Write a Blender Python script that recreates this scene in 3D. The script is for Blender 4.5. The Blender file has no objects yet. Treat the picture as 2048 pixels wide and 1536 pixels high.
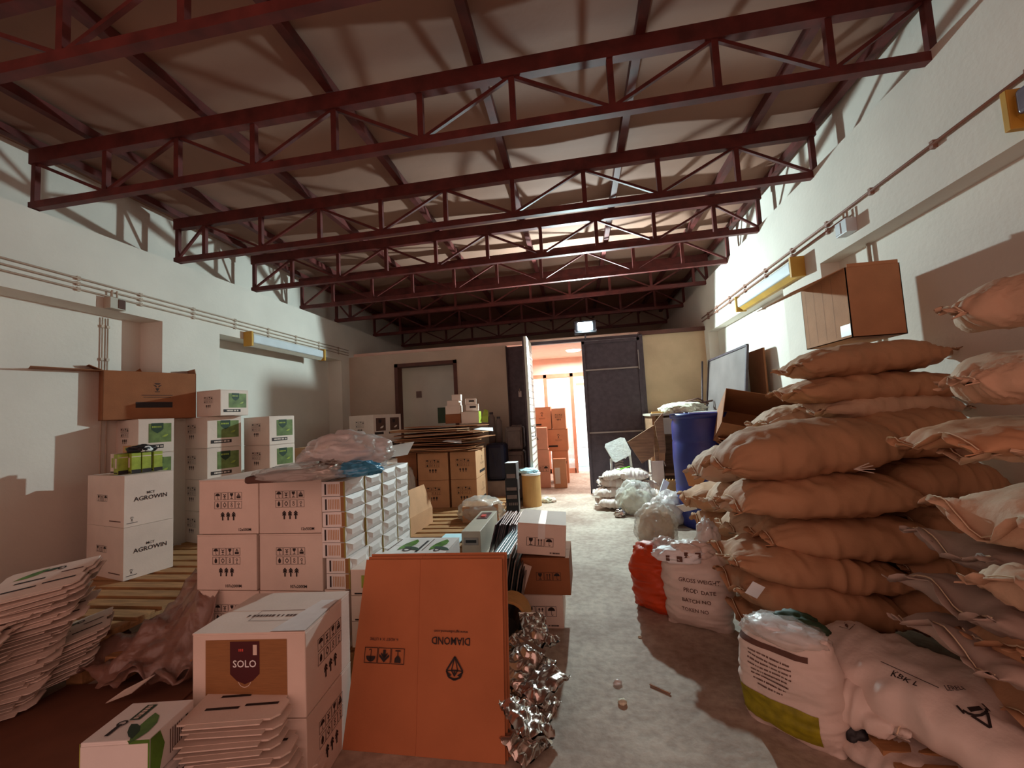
import bpy, bmesh, math, random
from mathutils import Vector, Matrix, Euler, noise
PI = math.pi
scn = bpy.context.scene
COL = scn.collection

# ------------------------------------------------------------------ camera
FPX, YAW, PITCH, ROLL, HC = 845.9, .14933, .07437, -.05335, 1.3
_f = Vector((-math.sin(YAW)*math.cos(PITCH), math.cos(YAW)*math.cos(PITCH), math.sin(PITCH)))
_r = Vector((math.cos(YAW), math.sin(YAW), 0)); _u = _r.cross(_f)
_r, _u = math.cos(ROLL)*_r + math.sin(ROLL)*_u, -math.sin(ROLL)*_r + math.cos(ROLL)*_u
CAM = Vector((0, 0, HC))
cam_d = bpy.data.cameras.new('camera'); cam = bpy.data.objects.new('camera', cam_d); COL.objects.link(cam)
cam_d.sensor_width = 36; cam_d.lens = FPX*36/2048; cam_d.clip_start = .05; cam_d.clip_end = 100
M = Matrix((_r, _u, -_f)).transposed().to_4x4(); M.translation = CAM; cam.matrix_world = M
scn.camera = cam
# ------------------------------------------------------------------ world, light, exposure
scn.view_settings.view_transform = 'Standard'; scn.view_settings.look = 'None'
scn.view_settings.gamma = 1; scn.view_settings.use_curve_mapping = False
scn.view_settings.exposure = 1.3
w = bpy.data.worlds.new('world'); scn.world = w; w.use_nodes = True
nt = w.node_tree; bg = nt.nodes['Background']
tc = nt.nodes.new('ShaderNodeTexCoord'); sx = nt.nodes.new('ShaderNodeSeparateXYZ')
mr = nt.nodes.new('ShaderNodeMapRange'); mr.inputs['From Min'].default_value = -.15; mr.inputs['From Max'].default_value = .15
mx = nt.nodes.new('ShaderNodeMix'); mx.data_type = 'RGBA'
nt.links.new(tc.outputs['Generated'], sx.inputs[0]); nt.links.new(sx.outputs['Y'], mr.inputs['Value'])
nt.links.new(mr.outputs[0], mx.inputs['Factor']); nt.links.new(mx.outputs['Result'], bg.inputs['Color'])
mx.inputs['A'].default_value = (.39, .215, .175, 1)      # dim warm light reaching in from behind
mx.inputs['B'].default_value = (1.9, 2.1, 2.1, 1)        # bright daylight in the street
bg.inputs['Strength'].default_value = 1.0
LAMP = Vector((.2, 6.48, 2.61))
def light(name, kind, loc, energy, color, **k):
    l = bpy.data.lights.new(name, kind); l.energy = energy; l.color = color
    for a, b in k.items(): setattr(l, a, b)
    o = bpy.data.objects.new(name, l); COL.objects.link(o); o.location = loc
    return o
floodlight = light('floodlight_bulb', 'SPOT', LAMP + Vector((0, -.07, -.035)), 205, (.74, .98, 1.0), shadow_soft_size=.05, spot_size=math.radians(177), spot_blend=.06)
floodlight.rotation_euler = (math.radians(90-15), 0, math.radians(180))
shop = light('shop_ceiling_light', 'AREA', (-.1, 8.4, 2.4), 32, (1, .93, .88), size=1.2)
facade_fill = light('facade_fill_light', 'AREA', (0, 11.5, 5), 500, (1, .97, .95), size=3); facade_fill.rotation_euler = (math.radians(35), 0, 0)  # added area lamp, stands in for daylight on the street and facade

# ------------------------------------------------------------------ helpers
def ray(x, y): return _f + _r*((x-1024)/FPX) - _u*((y-768)/FPX)
def pt(x, y, X=None, Y=None, Z=None):
    d = ray(x, y)
    t = X/d.x if X is not None else (Y/d.y if Y is not None else (Z-HC)/d.z)
    return CAM + d*t
def proj(p):
    d = Vector(p)-CAM; z = d.dot(_f)
    return 1024+FPX*d.dot(_r)/z, 768-FPX*d.dot(_u)/z
def solve(fn, lo, hi):
    a = fn(lo)
    for _ in range(50):
        m = (lo+hi)/2; b = fn(m)
        if (a < 0) == (b < 0): lo = m; a = b
        else: hi = m
    return (lo+hi)/2
def lin(c):
    return tuple((v/255/12.92 if v/255 <= .04045 else ((v/255+.055)/1.055)**2.4) for v in c) + (1,)
def tag(o, label=None, cat=None, group=None, kind=None):
    if label: o['label'] = label
    if cat: o['category'] = cat
    if group: o['group'] = group
    if kind: o['kind'] = kind
    return o
def thing(name, label, cat, loc=(0, 0, 0), rotz=0, group=None, rot=None):
    o = bpy.data.objects.new(name, None); COL.objects.link(o); o.empty_display_size = .1
    o.location = loc; o.rotation_euler = rot if rot else (0, 0, rotz)
    return tag(o, label, cat, group)

MATS = {}
def mat(name, c, rough=.8, metal=0, var=.12, vscale=6, bump=0, bscale=40, detail=4, rnd=0, emis=None, alpha=1, spec=.4, stretch=(1, 1, 1), c2=None, mixs=None, trans=0, coat=0):
    """procedural principled material: colour with noise variation and optional bump"""
    if name in MATS: return MATS[name]
    m = bpy.data.materials.new(name); m.use_nodes = True; MATS[name] = m
    n = m.node_tree.nodes; L = m.node_tree.links; b = n['Principled BSDF']
    b.inputs['Roughness'].default_value = rough; b.inputs['Metallic'].default_value = metal
    b.inputs['Specular IOR Level'].default_value = spec
    if coat: b.inputs['Coat Weight'].default_value = coat
    col = lin(c)
    tcn = n.new('ShaderNodeTexCoord'); mp = n.new('ShaderNodeMapping'); mp.inputs['Scale'].default_value = stretch
    L.new(tcn.outputs['Object'], mp.inputs[0])
    ns = n.new('ShaderNodeTexNoise'); ns.inputs['Scale'].default_value = vscale; ns.inputs['Detail'].default_value = detail
    L.new(mp.outputs[0], ns.inputs['Vector'])
    rp = n.new('ShaderNodeValToRGB'); L.new(ns.outputs['Fac'], rp.inputs[0])
    d = lin(c2) if c2 else tuple(v*(1-var*1.6) for v in col[:3])+(1,)
    rp.color_ramp.elements[0].position = .32; rp.color_ramp.elements[1].position = .68
    rp.color_ramp.elements[0].color = d
    rp.color_ramp.elements[1].color = col if c2 else tuple(min(1, v*(1+var*.5)) for v in col[:3])+(1,)
    out = rp.outputs[0]
    if rnd:
        oi = n.new('ShaderNodeObjectInfo'); hs = n.new('ShaderNodeHueSaturation'); ma = n.new('ShaderNodeMapRange')
        ma.inputs['To Min'].default_value = 1-rnd; ma.inputs['To Max'].default_value = 1+rnd
        L.new(oi.outputs['Random'], ma.inputs['Value']); L.new(ma.outputs[0], hs.inputs['Value']); L.new(out, hs.inputs['Color'])
        out = hs.outputs[0]
    L.new(out, b.inputs['Base Color'])
    if bump:
        n2 = n.new('ShaderNodeTexNoise'); n2.inputs['Scale'].default_value = bscale; n2.inputs['Detail'].default_value = 6
        L.new(mp.outputs[0], n2.inputs['Vector'])
        bp = n.new('ShaderNodeBump'); bp.inputs['Strength'].default_value = bump; bp.inputs['Distance'].default_value = .02
        L.new(n2.outputs['Fac'], bp.inputs['Height']); L.new(bp.outputs[0], b.inputs['Normal'])
    if emis: b.inputs['Emission Color'].default_value = lin(emis[0]); b.inputs['Emission Strength'].default_value = emis[1]
    if trans: b.inputs['Transmission Weight'].default_value = trans
    if alpha < 1: b.inputs['Alpha'].default_value = alpha
    return m
# materials
mat('plaster', (222, 214, 203), .9, var=.06, vscale=1.6, bump=.10, bscale=30, detail=8)
mat('plaster_far', (196, 176, 158), .9, var=.08, vscale=2, bump=.2, bscale=30)
mat('plaster_tan', (206, 178, 146), .9, var=.1, vscale=2.5, bump=.2, bscale=30)
mat('roof_panel', (150, 112, 94), .8, var=.1, vscale=1.2, bump=.1, bscale=8)
mat('steel_red', (96, 40, 36), .55, var=.25, vscale=9, spec=.4)
mat('steel_dark', (74, 62, 68), .5, .2, var=.15, vscale=14, bump=.15, bscale=60)
mat('steel_rail', (150, 140, 135), .4, .5)
mat('card', (192, 142, 104), .85, var=.07, vscale=7, bump=.08, bscale=120, rnd=.06)
mat('card_dark', (152, 98, 64), .85, var=.08, vscale=7, bump=.08, bscale=120)
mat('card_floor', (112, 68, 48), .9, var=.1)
mat('card_front', (212, 150, 112), .85, var=.06)
mat('card_orange', (186, 114, 74), .85, var=.06, vscale=5, bump=.06, bscale=120)
mat('card_in', (196, 150, 108), .9, var=.06)
mat('white_card', (224, 205, 192), .75, var=.05, vscale=5, bump=.05, bscale=90, rnd=.03)
mat('white_gloss', (232, 226, 222), .4, var=.03, vscale=5, bump=.05, bscale=40)
mat('pure_white', (236, 238, 240), .5, var=.02, vscale=5)
mat('ink', (44, 34, 34), .7, var=.15)
mat('ink_soft', (96, 66, 56), .8, var=.15)
mat('maroon', (74, 18, 24), .6, var=.05)
mat('gold_card', (150, 104, 62), .6, var=.08, vscale=20, stretch=(1, 1, 14))
mat('gold_edge', (150, 132, 58), .6, var=.1)
mat('green_label', (112, 132, 70), .6, var=.3, vscale=12)
mat('green_dark', (38, 62, 40), .6)
mat('leaf_green', (92, 140, 46), .5, var=.35, vscale=14)
mat('lime', (160, 176, 62), .5, var=.2, vscale=20)
mat('yellow_green', (150, 142, 22), .6, var=.2, vscale=30)
mat('tape', (190, 165, 130), .25, var=.05, alpha=.75)
mat('tape_white', (230, 228, 225), .3)
mat('kraft', (188, 142, 106), .8, var=.09, vscale=5, bump=.22, bscale=22, rnd=.06, detail=6)
mat('kraft_light', (202, 168, 140), .8, var=.08, vscale=5, bump=.3, bscale=24, rnd=.05, detail=6)
mat('paper_grey', (178, 158, 146), .8, var=.08, vscale=4, bump=.15, bscale=20, rnd=.05)
mat('string', (225, 205, 175), .8)
mat('woven_white', (222, 206, 196), .5, var=.06, vscale=6, bump=.2, bscale=26, spec=.5)
mat('orange_bag', (206, 70, 26), .45, var=.15, vscale=6, bump=.25, bscale=18)
mat('pallet_wood', (176, 128, 84), .8, var=.22, vscale=5, bump=.15, bscale=50, stretch=(1, 9, 4))
mat('wood_brown', (150, 112, 84), .7, var=.25, vscale=4, stretch=(1, 8, 8))
mat('barrel_blue', (38, 48, 128), .4, var=.1, vscale=6, bump=.05, bscale=10, spec=.5)
mat('black_plastic', (26, 24, 28), .45, var=.1)
mat('navy_plastic', (22, 20, 44), .6, var=.15, bump=.3, bscale=10)
mat('grey_plastic', (128, 110, 104), .6, var=.12, vscale=10, bump=.1)
mat('cabinet_grey', (176, 164, 148), .5, var=.05)
mat('cardboard_roll', (196, 150, 92), .7, var=.06)
mat('chair_white', (226, 230, 226), .6, var=.12, vscale=30, bump=.2)
mat('tube_yellow', (196, 150, 60), .6, var=.1)
mat('diffuser', (205, 210, 214), .35, var=.05, spec=.5)
mat('diffuser_dark', (120, 116, 128), .25, var=.15, vscale=8, spec=.6)
mat('pipe_grey', (188, 168, 150), .6)
mat('pipe_rust', (150, 108, 92), .6)
mat('dark_wood', (92, 52, 42), .6, var=.15)
mat('door_white', (214, 216, 206), .6, var=.05, vscale=3)
mat('board_grey', (118, 108, 106), .35, var=.16, vscale=3, spec=.6)
mat('brochure', (98, 72, 76), .3, var=.4, vscale=30)
mat('aqua_film', (150, 178, 186), .2, var=.2, vscale=30, stretch=(12, 1, 1), spec=.8)
mat('blue_glove', (70, 150, 190), .25, var=.2, vscale=14, bump=.5, bscale=20, spec=.8)
mat('foam', (226, 222, 200), .9, var=.2, vscale=40, bump=.6, bscale=40)
mat('pink_wall', (240, 206, 190), .9, var=.04)
mat('pink_box', (236, 170, 140), .8, var=.05)
mat('glazing_frame', (196, 132, 104), .6)
mat('street_white', (236, 240, 240), .9, var=.05, vscale=1.2)
mat('street_yellow', (240, 214, 150), .9, var=.05)
mat('street_blue', (190, 224, 232), .9, var=.05)
mat('green_plastic', (120, 220, 40), .4)
mat('red_bit', (210, 80, 70), .5)
def film_mat(name, c, alpha, rough=.12, bump=.8, bscale=14):
    m = mat(name, c, rough, var=.05, bump=bump, bscale=bscale, alpha=alpha, spec=.9)
    return m
film_mat('clear_film', (225, 222, 215), .42)
film_mat('milky_film', (226, 214, 208), .62, .2)
film_mat('brown_film', (150, 112, 98), .6, .22)
mat('foil', (196, 184, 176), .2, .95, var=.08, vscale=8, bump=.25, bscale=9)
def floor_mat():
    m = bpy.data.materials.new('concrete'); m.use_nodes = True; MATS['concrete'] = m
    n = m.node_tree.nodes; L = m.node_tree.links; b = n['Principled BSDF']; b.inputs['Roughness'].default_value = .75
    t = n.new('ShaderNodeTexCoord')
    a = n.new('ShaderNodeTexNoise'); a.inputs['Scale'].default_value = 1.6; a.inputs['Detail'].default_value = 10; a.inputs['Roughness'].default_value = .65
    c = n.new('ShaderNodeTexNoise'); c.inputs['Scale'].default_value = 22; c.inputs['Detail'].default_value = 6
    for q in (a, c): L.new(t.outputs['Object'], q.inputs['Vector'])
    r1 = n.new('ShaderNodeValToRGB'); r1.color_ramp.elements[0].position = .34; r1.color_ramp.elements[1].position = .62
    r1.color_ramp.elements[0].color = lin((150, 128, 112)); r1.color_ramp.elements[1].color = lin((196, 182, 166)); L.new(a.outputs['Fac'], r1.inputs[0])
    r2 = n.new('ShaderNodeValToRGB'); r2.color_ramp.elements[0].position = .35; r2.color_ramp.elements[1].position = .6
    r2.color_ramp.elements[0].color = (.62, .58, .55, 1); r2.color_ramp.elements[1].color = (1, 1, 1, 1); L.new(c.outputs['Fac'], r2.inputs[0])
    x = n.new('ShaderNodeMix'); x.data_type = 'RGBA'; x.blend_type = 'MULTIPLY'; x.inputs['Factor'].default_value = .6
    L.new(r1.outputs[0], x.inputs['A']); L.new(r2.outputs[0], x.inputs['B']); L.new(x.outputs['Result'], b.inputs['Base Color'])
    bp = n.new('ShaderNodeBump'); bp.inputs['Strength'].default_value = .35; bp.inputs['Distance'].default_value = .015
    L.new(c.outputs['Fac'], bp.inputs['Height']); L.new(bp.outputs[0], b.inputs['Normal'])
floor_mat()

class MB:
    """collects shapes into one mesh with several materials"""
    def __init__(s, *mats): s.v = []; s.f = []; s.mi = []; s.mats = list(mats)
    def idx(s, m):
        if m not in s.mats: s.mats.append(m)
        return s.mats.index(m)
    def add(s, vs, fs, m=None, T=None):
        k = len(s.v); i = s.idx(m) if m else 0
        s.v += [tuple(T @ Vector(p)) if T else tuple(p) for p in vs]
        for f in fs: s.f.append([k+a for a in f]); s.mi.append(i)
        return s
    def box(s, x0, x1, y0, y1, z0, z1, m=None, T=None):
        v = [(x, y, z) for x in (x0, x1) for y in (y0, y1) for z in (z0, z1)]
        return s.add(v, [(0, 1, 3, 2), (4, 6, 7, 5), (0, 4, 5, 1), (2, 3, 7, 6), (0, 2, 6, 4), (1, 5, 7, 3)], m, T)
    def bar(s, a, b, w_, h_, m=None, up=Vector((0, 0, 1))):
        a = Vector(a); b = Vector(b); d = (b-a).normalized(); x = d.cross(up)
        if x.length < 1e-4: x = Vector((1, 0, 0))
        x.normalize(); y = x.cross(d).normalized()
        v = [p + x*(i*w_/2) + y*(j*h_/2) for p in (a, b) for i, j in ((-1, -1), (1, -1), (1, 1), (-1, 1))]
        return s.add(v, [(0, 1, 2, 3), (7, 6, 5, 4), (0, 4, 5, 1), (1, 5, 6, 2), (2, 6, 7, 3), (3, 7, 4, 0)], m)
    def tube(s, pts, r, m=None, n=8, closed=False):
        pts = [Vector(p) for p in pts]; k = len(s.v); N = len(pts); i0 = s.idx(m) if m else 0
        for i, p in enumerate(pts):
            d = (pts[min(i+1, N-1)] - pts[max(i-1, 0)]).normalized()
            x = d.cross(Vector((0, 0, 1)))
            if x.length < 1e-3: x = d.cross(Vector((0, 1, 0)))
            x.normalize(); y = d.cross(x)
            rr = r[i] if isinstance(r, (list, tuple)) else r
            for a in range(n): s.v.append(tuple(p + x*math.cos(2*PI*a/n)*rr + y*math.sin(2*PI*a/n)*rr))
        for i in range(N-1):
            for a in range(n):
                s.f.append([k+i*n+a, k+i*n+(a+1) % n, k+(i+1)*n+(a+1) % n, k+(i+1)*n+a]); s.mi.append(i0)
        s.f.append([k+a for a in range(n)][::-1]); s.mi.append(i0)
        s.f.append([k+(N-1)*n+a for a in range(n)]); s.mi.append(i0)
        return s
    def lathe(s, prof, n=40, m=None, T=None):
        k = len(s.v); i0 = s.idx(m) if m else 0
        for r, z in prof:
            for a in range(n):
                p = Vector((r*math.cos(2*PI*a/n), r*math.sin(2*PI*a/n), z)); s.v.append(tuple(T @ p if T else p))
        for i in range(len(prof)-1):
            for a in range(n):
                s.f.append([k+i*n+a, k+i*n+(a+1) % n, k+(i+1)*n+(a+1) % n, k+(i+1)*n+a]); s.mi.append(i0)
        return s
    def prism(s, poly, z0, z1, m=None, T=None):
        n = len(poly); v = [(x, y, z0) for x, y in poly]+[(x, y, z1) for x, y in poly]
        return s.add(v, [list(range(n))[::-1], list(range(n, 2*n))]+[(i, (i+1) % n, n+(i+1) % n, n+i) for i in range(n)], m, T)
    def build(s, name, parent=None, smooth=False, bevel=0, loc=None, rot=None, subsurf=0):
        me = bpy.data.meshes.new(name); me.from_pydata(s.v, [], s.f)
        for q in s.mats: me.materials.append(MATS[q])
        me.polygons.foreach_set('material_index', s.mi)
        if smooth: me.polygons.foreach_set('use_smooth', [True]*len(s.f))
        me.update()
        o = bpy.data.objects.new(name, me); COL.objects.link(o)
        if parent: o.parent = parent
        if loc is not None: o.location = loc
        if rot is not None: o.rotation_euler = rot
        if bevel:
            b = o.modifiers.new('bevel', 'BEVEL'); b.width = bevel; b.segments = 2; b.limit_method = 'ANGLE'; b.angle_limit = 1.0
        if subsurf:
            q = o.modifiers.new('sub', 'SUBSURF'); q.levels = subsurf; q.render_levels = subsurf
        return o
def struct(name, mb, parent=None, **k):
    o = mb.build(name, parent, **k)
    if not parent: o['kind'] = 'structure'
    return o

# ---- lettering and printed signs, as thin shapes within a face
_tc = {}
def text_geo(s):
    if s in _tc: return _tc[s]
    cu = bpy.data.curves.new('t', 'FONT'); cu.body = s; cu.size = 1; cu.resolution_u = 2; cu.offset = .012
    o = bpy.data.objects.new('t', cu); me = bpy.data.meshes.new_from_object(o)
    v = [(p.co.x, p.co.y) for p in me.vertices]; f = [list(q.vertices) for q in me.polygons]
    bpy.data.objects.remove(o); bpy.data.meshes.remove(me); bpy.data.curves.remove(cu)
    x0 = min(p[0] for p in v); x1 = max(p[0] for p in v); y0 = min(p[1] for p in v); y1 = max(p[1] for p in v)
    v = [((x-(x0+x1)/2), (y-(y0+y1)/2)) for x, y in v]
    _tc[s] = (v, f, x1-x0, y1-y0); return _tc[s]
class Face:
    """drawing surface: origin (lower left), u and v directions, outward normal n"""
    def __init__(s, mb, o, u, v, W, H):
        s.mb = mb; s.o = Vector(o); s.u = Vector(u).normalized(); s.v = Vector(v).normalized(); s.n = s.u.cross(s.v); s.W = W; s.H = H; s.k = 1
    def P(s, x, y, lift): return s.o + s.u*(x*s.W) + s.v*(y*s.H) + s.n*lift
    def poly(s, pts, m, lift=.0012):
        s.mb.add([s.P(x, y, lift) for x, y in pts], [list(range(len(pts)))], m)
    def rect(s, x0, x1, y0, y1, m, lift=.0012): s.poly([(x0, y0), (x1, y0), (x1, y1), (x0, y1)], m, lift)
    def frame(s, x0, x1, y0, y1, t, m, lift=.0012):
        tx = t/s.W; ty = t/s.H
        s.rect(x0, x1, y0, y0+ty, m, lift); s.rect(x0, x1, y1-ty, y1, m, lift); s.rect(x0, x0+tx, y0, y1, m, lift); s.rect(x1-tx, x1, y0, y1, m, lift)
    def text(s, t, cx, cy, h, m, width=None, rot=0, lift=.0016, bold=0):
        if t.startswith('~'):                 # print too small to read in the photo: a row of short strokes
            n = int(t[1:]); r = random.Random(n); x = 0; segs = []
            for i in range(n):
                w_ = h*r.uniform(.35, .8); segs.append((x, x+w_)); x += w_+h*(.2 if r.random() < .8 else .7)
            for a, b in segs:
                o = s.P(cx, cy, lift); q = [(a-x/2, -h/2), (b-x/2, -h/2), (b-x/2, h/2), (a-x/2, h/2)]
                s.mb.add([o+s.u*i+s.v*j for i, j in q], [(0, 1, 2, 3)], m)
            return
        v, f, tw, th = text_geo(t); k = h/th; kx = (width/tw) if width else k
        c, sn = math.cos(rot), math.sin(rot); o = s.P(cx, cy, lift)
        s.mb.add([o + s.u*(x*kx*c - y*k*sn) + s.v*(x*kx*sn + y*k*c) for x, y in v], f, m)
    def sym(s, kind, cx, cy, sz, m, rot=0, lift=.0014):
        c, sn = math.cos(rot), math.sin(rot); o = s.P(cx, cy, lift)
        for pl in SYM[kind]:
            s.mb.add([o + s.u*((x*c-y*sn)*sz) + s.v*((x*sn+y*c)*sz) for x, y in pl], [list(range(len(pl)))], m)
def circ(cx, cy, r, a0=0, a1=360, n=14): return [(cx+r*math.cos(math.radians(a0+(a1-a0)*i/n)), cy+r*math.sin(math.radians(a0+(a1-a0)*i/n))) for i in range(n+(0 if a1-a0 >= 360 else 1))]
def ring(cx, cy, r0, r1, a0=0, a1=360, n=14):
    out = []
    for i in range(n):
        a = math.radians(a0+(a1-a0)*i/n); b = math.radians(a0+(a1-a0)*(i+1)/n)
        out.append([(cx+r1*math.cos(a), cy+r1*math.sin(a)), (cx+r1*math.cos(b), cy+r1*math.sin(b)), (cx+r0*math.cos(b), cy+r0*math.sin(b)), (cx+r0*math.cos(a), cy+r0*math.sin(a))])
    return out
def rc(x0, x1, y0, y1): return [(x0, y0), (x1, y0), (x1, y1), (x0, y1)]
FR = [rc(-.5, .5, -.5, -.46), rc(-.5, .5, .46, .5), rc(-.5, -.46, -.5, .5), rc(.46, .5, -.5, .5)]
SYM = {
 'umbrella': FR+[circ(0, .05, .36, 0, 180), rc(-.025, .025, -.3, .4)]+ring(.07, -.3, .05, .1, 180, 360, 6),
 'glass': FR+[[(-.24, .4), (.24, .4), (.22, .15), (.08, -.02), (-.08, -.02), (-.22, .15)], rc(-.03, .03, -.3, 0), rc(-.2, .2, -.38, -.3)],
 'hands': FR+ring(0, 0, .17, .25)+[rc(-.1, .1, .28, .34), rc(-.1, .1, -.34, -.28)],
 'hook': FR+ring(0, .12, .1, .16)+[rc(-.03, .03, -.35, -.02), rc(-.15, .15, -.38, -.32)],
 'cage': FR+[rc(-.3, .3, -.32, -.02), rc(-.2, .2, .04, .16), rc(-.1, .1, .2, .34)],
 'flame': FR+[[(0, .38), (.2, .05), (.18, -.25), (0, -.36), (-.18, -.25), (-.2, .05)]],
 'twist': FR+ring(0, -.15, .1, .16)+ring(0, .17, .08, .14),
 'plant': FR+[rc(-.02, .02, -.36, .1), [(0, 0), (.28, .3), (.05, .25)], [(0, 0), (-.05, .25), (-.28, .3)], [(0, -.2), (.25, -.05), (.04, 0)], [(0, -.2), (-.04, 0), (-.25, -.05)], rc(-.2, .2, -.4, -.34)],
 'arrow': [rc(-.09, .09, -.5, .12), [(-.27, .0), (0, .3), (.27, .0), (.2, -.1), (0, .1), (-.2, -.1)], [(-.27, .22), (0, .5), (.27, .22), (.2, .12), (0, .32), (-.2, .12)]],
 'arrows2': FR+[rc(-.2, -.12, -.34, .2), [(-.28, .16), (-.16, .36), (-.04, .16)], rc(.12, .2, -.34, .2), [(.04, .16), (.16, .36), (.28, .16)], rc(-.3, .3, -.42, -.38)],
 'boldarrow': FR+[rc(-.1, .1, -.1, .38), [(-.38, .1), (-.38, -.06), (0, -.42), (0, -.2)], [(.38, .1), (0, -.2), (0, -.42), (.38, -.06)], [(-.24, .2), (-.24, .05), (0, -.2), (0, .0)], [(.24, .2), (0, .0), (0, -.2), (.24, .05)]],
 'crest': [[(-.4, .35), (-.1, .25), (-.05, .05)], [(.4, .35), (.05, .05), (.1, .25)], [(-.3, .5), (.3, .5), (.12, .38), (-.12, .38)], [(-.16, -.02), (.16, -.02), (.04, -.3), (-.04, -.3)], [(-.22, -.38), (.22, -.38), (.22, -.44), (-.22, -.44)]],
 'shield': [[(-.5, .5), (.5, .5), (.5, -.1), (.25, -.35), (0, -.5), (-.25, -.35), (-.5, -.1)]],
 'leaf': [[(-.5, -.25), (-.3, -.05), (0, .12), (.3, .2), (.5, .22), (.42, .0), (.2, -.2), (-.1, -.3)]],
 'diamond': [],
 'recycle': ring(0, .25, .36, .44, 200, 340, 6)+[rc(-.45, -.38, .0, .3), rc(.38, .45, 0, .3), [(-.05, -.5), (.05, -.5), (.3, -.1), (.2, -.1)], [(-.3, -.1), (-.2, -.1), (.02, -.45), (-.05, -.5)], rc(-.2, .2, .0, .16)],
}
def seg(a, b, t=.025):
    dx, dy = b[0]-a[0], b[1]-a[1]; l = math.hypot(dx, dy); nx, ny = -dy/l*t, dx/l*t
    return [(a[0]+nx, a[1]+ny), (a[0]-nx, a[1]-ny), (b[0]-nx, b[1]-ny), (b[0]+nx, b[1]+ny)]
_d = [(0, .5), (-.42, -.12), (-.3, -.38), (0, -.5), (.3, -.38), (.42, -.12)]
SYM['diamond'] = [seg(_d[i], _d[(i+1) % 6], .04) for i in range(6)]+[seg((0, .5), (-.16, -.1)), seg((0, .5), (.16, -.1)), seg((-.16, -.1), (.16, -.1), .035), seg((-.16, -.1), (-.42, -.12)), seg((.16, -.1), (.42, -.12)),
   [(-.42, -.12), (-.3, -.38), (-.14, -.3)], [(.42, -.12), (.14, -.3), (.3, -.38)], seg((-.16, -.1), (0, -.34)), seg((.16, -.1), (0, -.34)), [(-.3, -.38), (0, -.5), (.3, -.38), (0, -.42)], [(-.08, -.22), (0, -.12), (.08, -.22), (0, -.32)]]

# ---- printing recipes for carton faces
def prints8(F, sc=1.0, cx=.44, cy=.62, code='12x500M', ink='ink', cpos=(.78, .08)):
    """two rows of four handling signs, three arrows below, small code"""
    s = .115*min(F.H, F.W)*sc*1.12
    a = ['umbrella', 'plant', 'glass', 'cage']; b = ['flame', 'hands', 'twist', 'hook']
    for i in range(4):
        F.sym(a[i], cx+(i-1.5)*s*1.08/F.W, cy+.07*s/F.H+s*.62/F.H, s, ink)
        F.sym(b[i], cx+(i-1.5)*s*1.08/F.W, cy-s*.5/F.H, s, ink)
    for i in range(3): F.sym('arrow', cx+(i-1)*s*.85/F.W, cy-s*2.0/F.H, s*1.15, ink)
    if code: F.text(code, cpos[0], cpos[1], .05*F.H*sc, ink)
def prints3(F, cx=.55, cy=.42, s=None, code=None, order=('glass', 'arrows2', 'umbrella'), ink='ink'):
    s = s or .22*F.H
    for i, k in enumerate(order): F.sym(k, cx+(i-1)*s*1.06/F.W, cy, s, ink)
    if code: F.text(code, .78, .09, .045*F.H, ink)
def green_face(F):
    F.rect(.28, .92, .3, .86, 'green_label', .001); 
    F.sym('shield', .52, .72, .3*F.H, 'green_dark', lift=.002); F.text('~7', .52, .76, .05*F.H, 'lime', lift=.003)
    F.sym('leaf', .74, .5, .16*F.H, 'lime', lift=.002)
    F.rect(.1, .7, .13, .24, 'ink', .002); F.text('~11', .42, .185, .05*F.H, 'white_card', lift=.003)
def crest_face(F, ink='ink', bar=(.3, .72, .16, .26)):
    F.sym('crest', .55, .66, .2*F.H, ink); F.rect(.38, .72, .5, .51, ink); F.rect(.4, .7, .46, .468, ink)
    F.rect(*bar, ink)
def agro_left(F):
    prints3(F, .42, .55, .13*F.H); F.rect(.62, .92, .1, .12, 'ink_soft')
def agro_right(F):
    F.text('MCT', .52, .62, .05*F.H, 'ink'); F.text('AGROWIN', .52, .52, .085*F.H, 'ink', rot=0)
    F.sym('crest', .15, .14, .09*F.H, 'ink'); F.rect(.05, .26, .065, .075, 'ink')
def dark_label(F):
    for x0 in (.08, .58):
        F.rect(x0, x0+.34, .34, .86, 'ink_soft', .001); F.sym('shield', x0+.14, .72, .16*F.H, 'ink', lift=.002)
        F.sym('leaf', x0+.2, .5, .2*F.H, 'white_card', lift=.002); F.rect(x0-.05, x0+.26, .2, .3, 'ink', .002)

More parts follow.
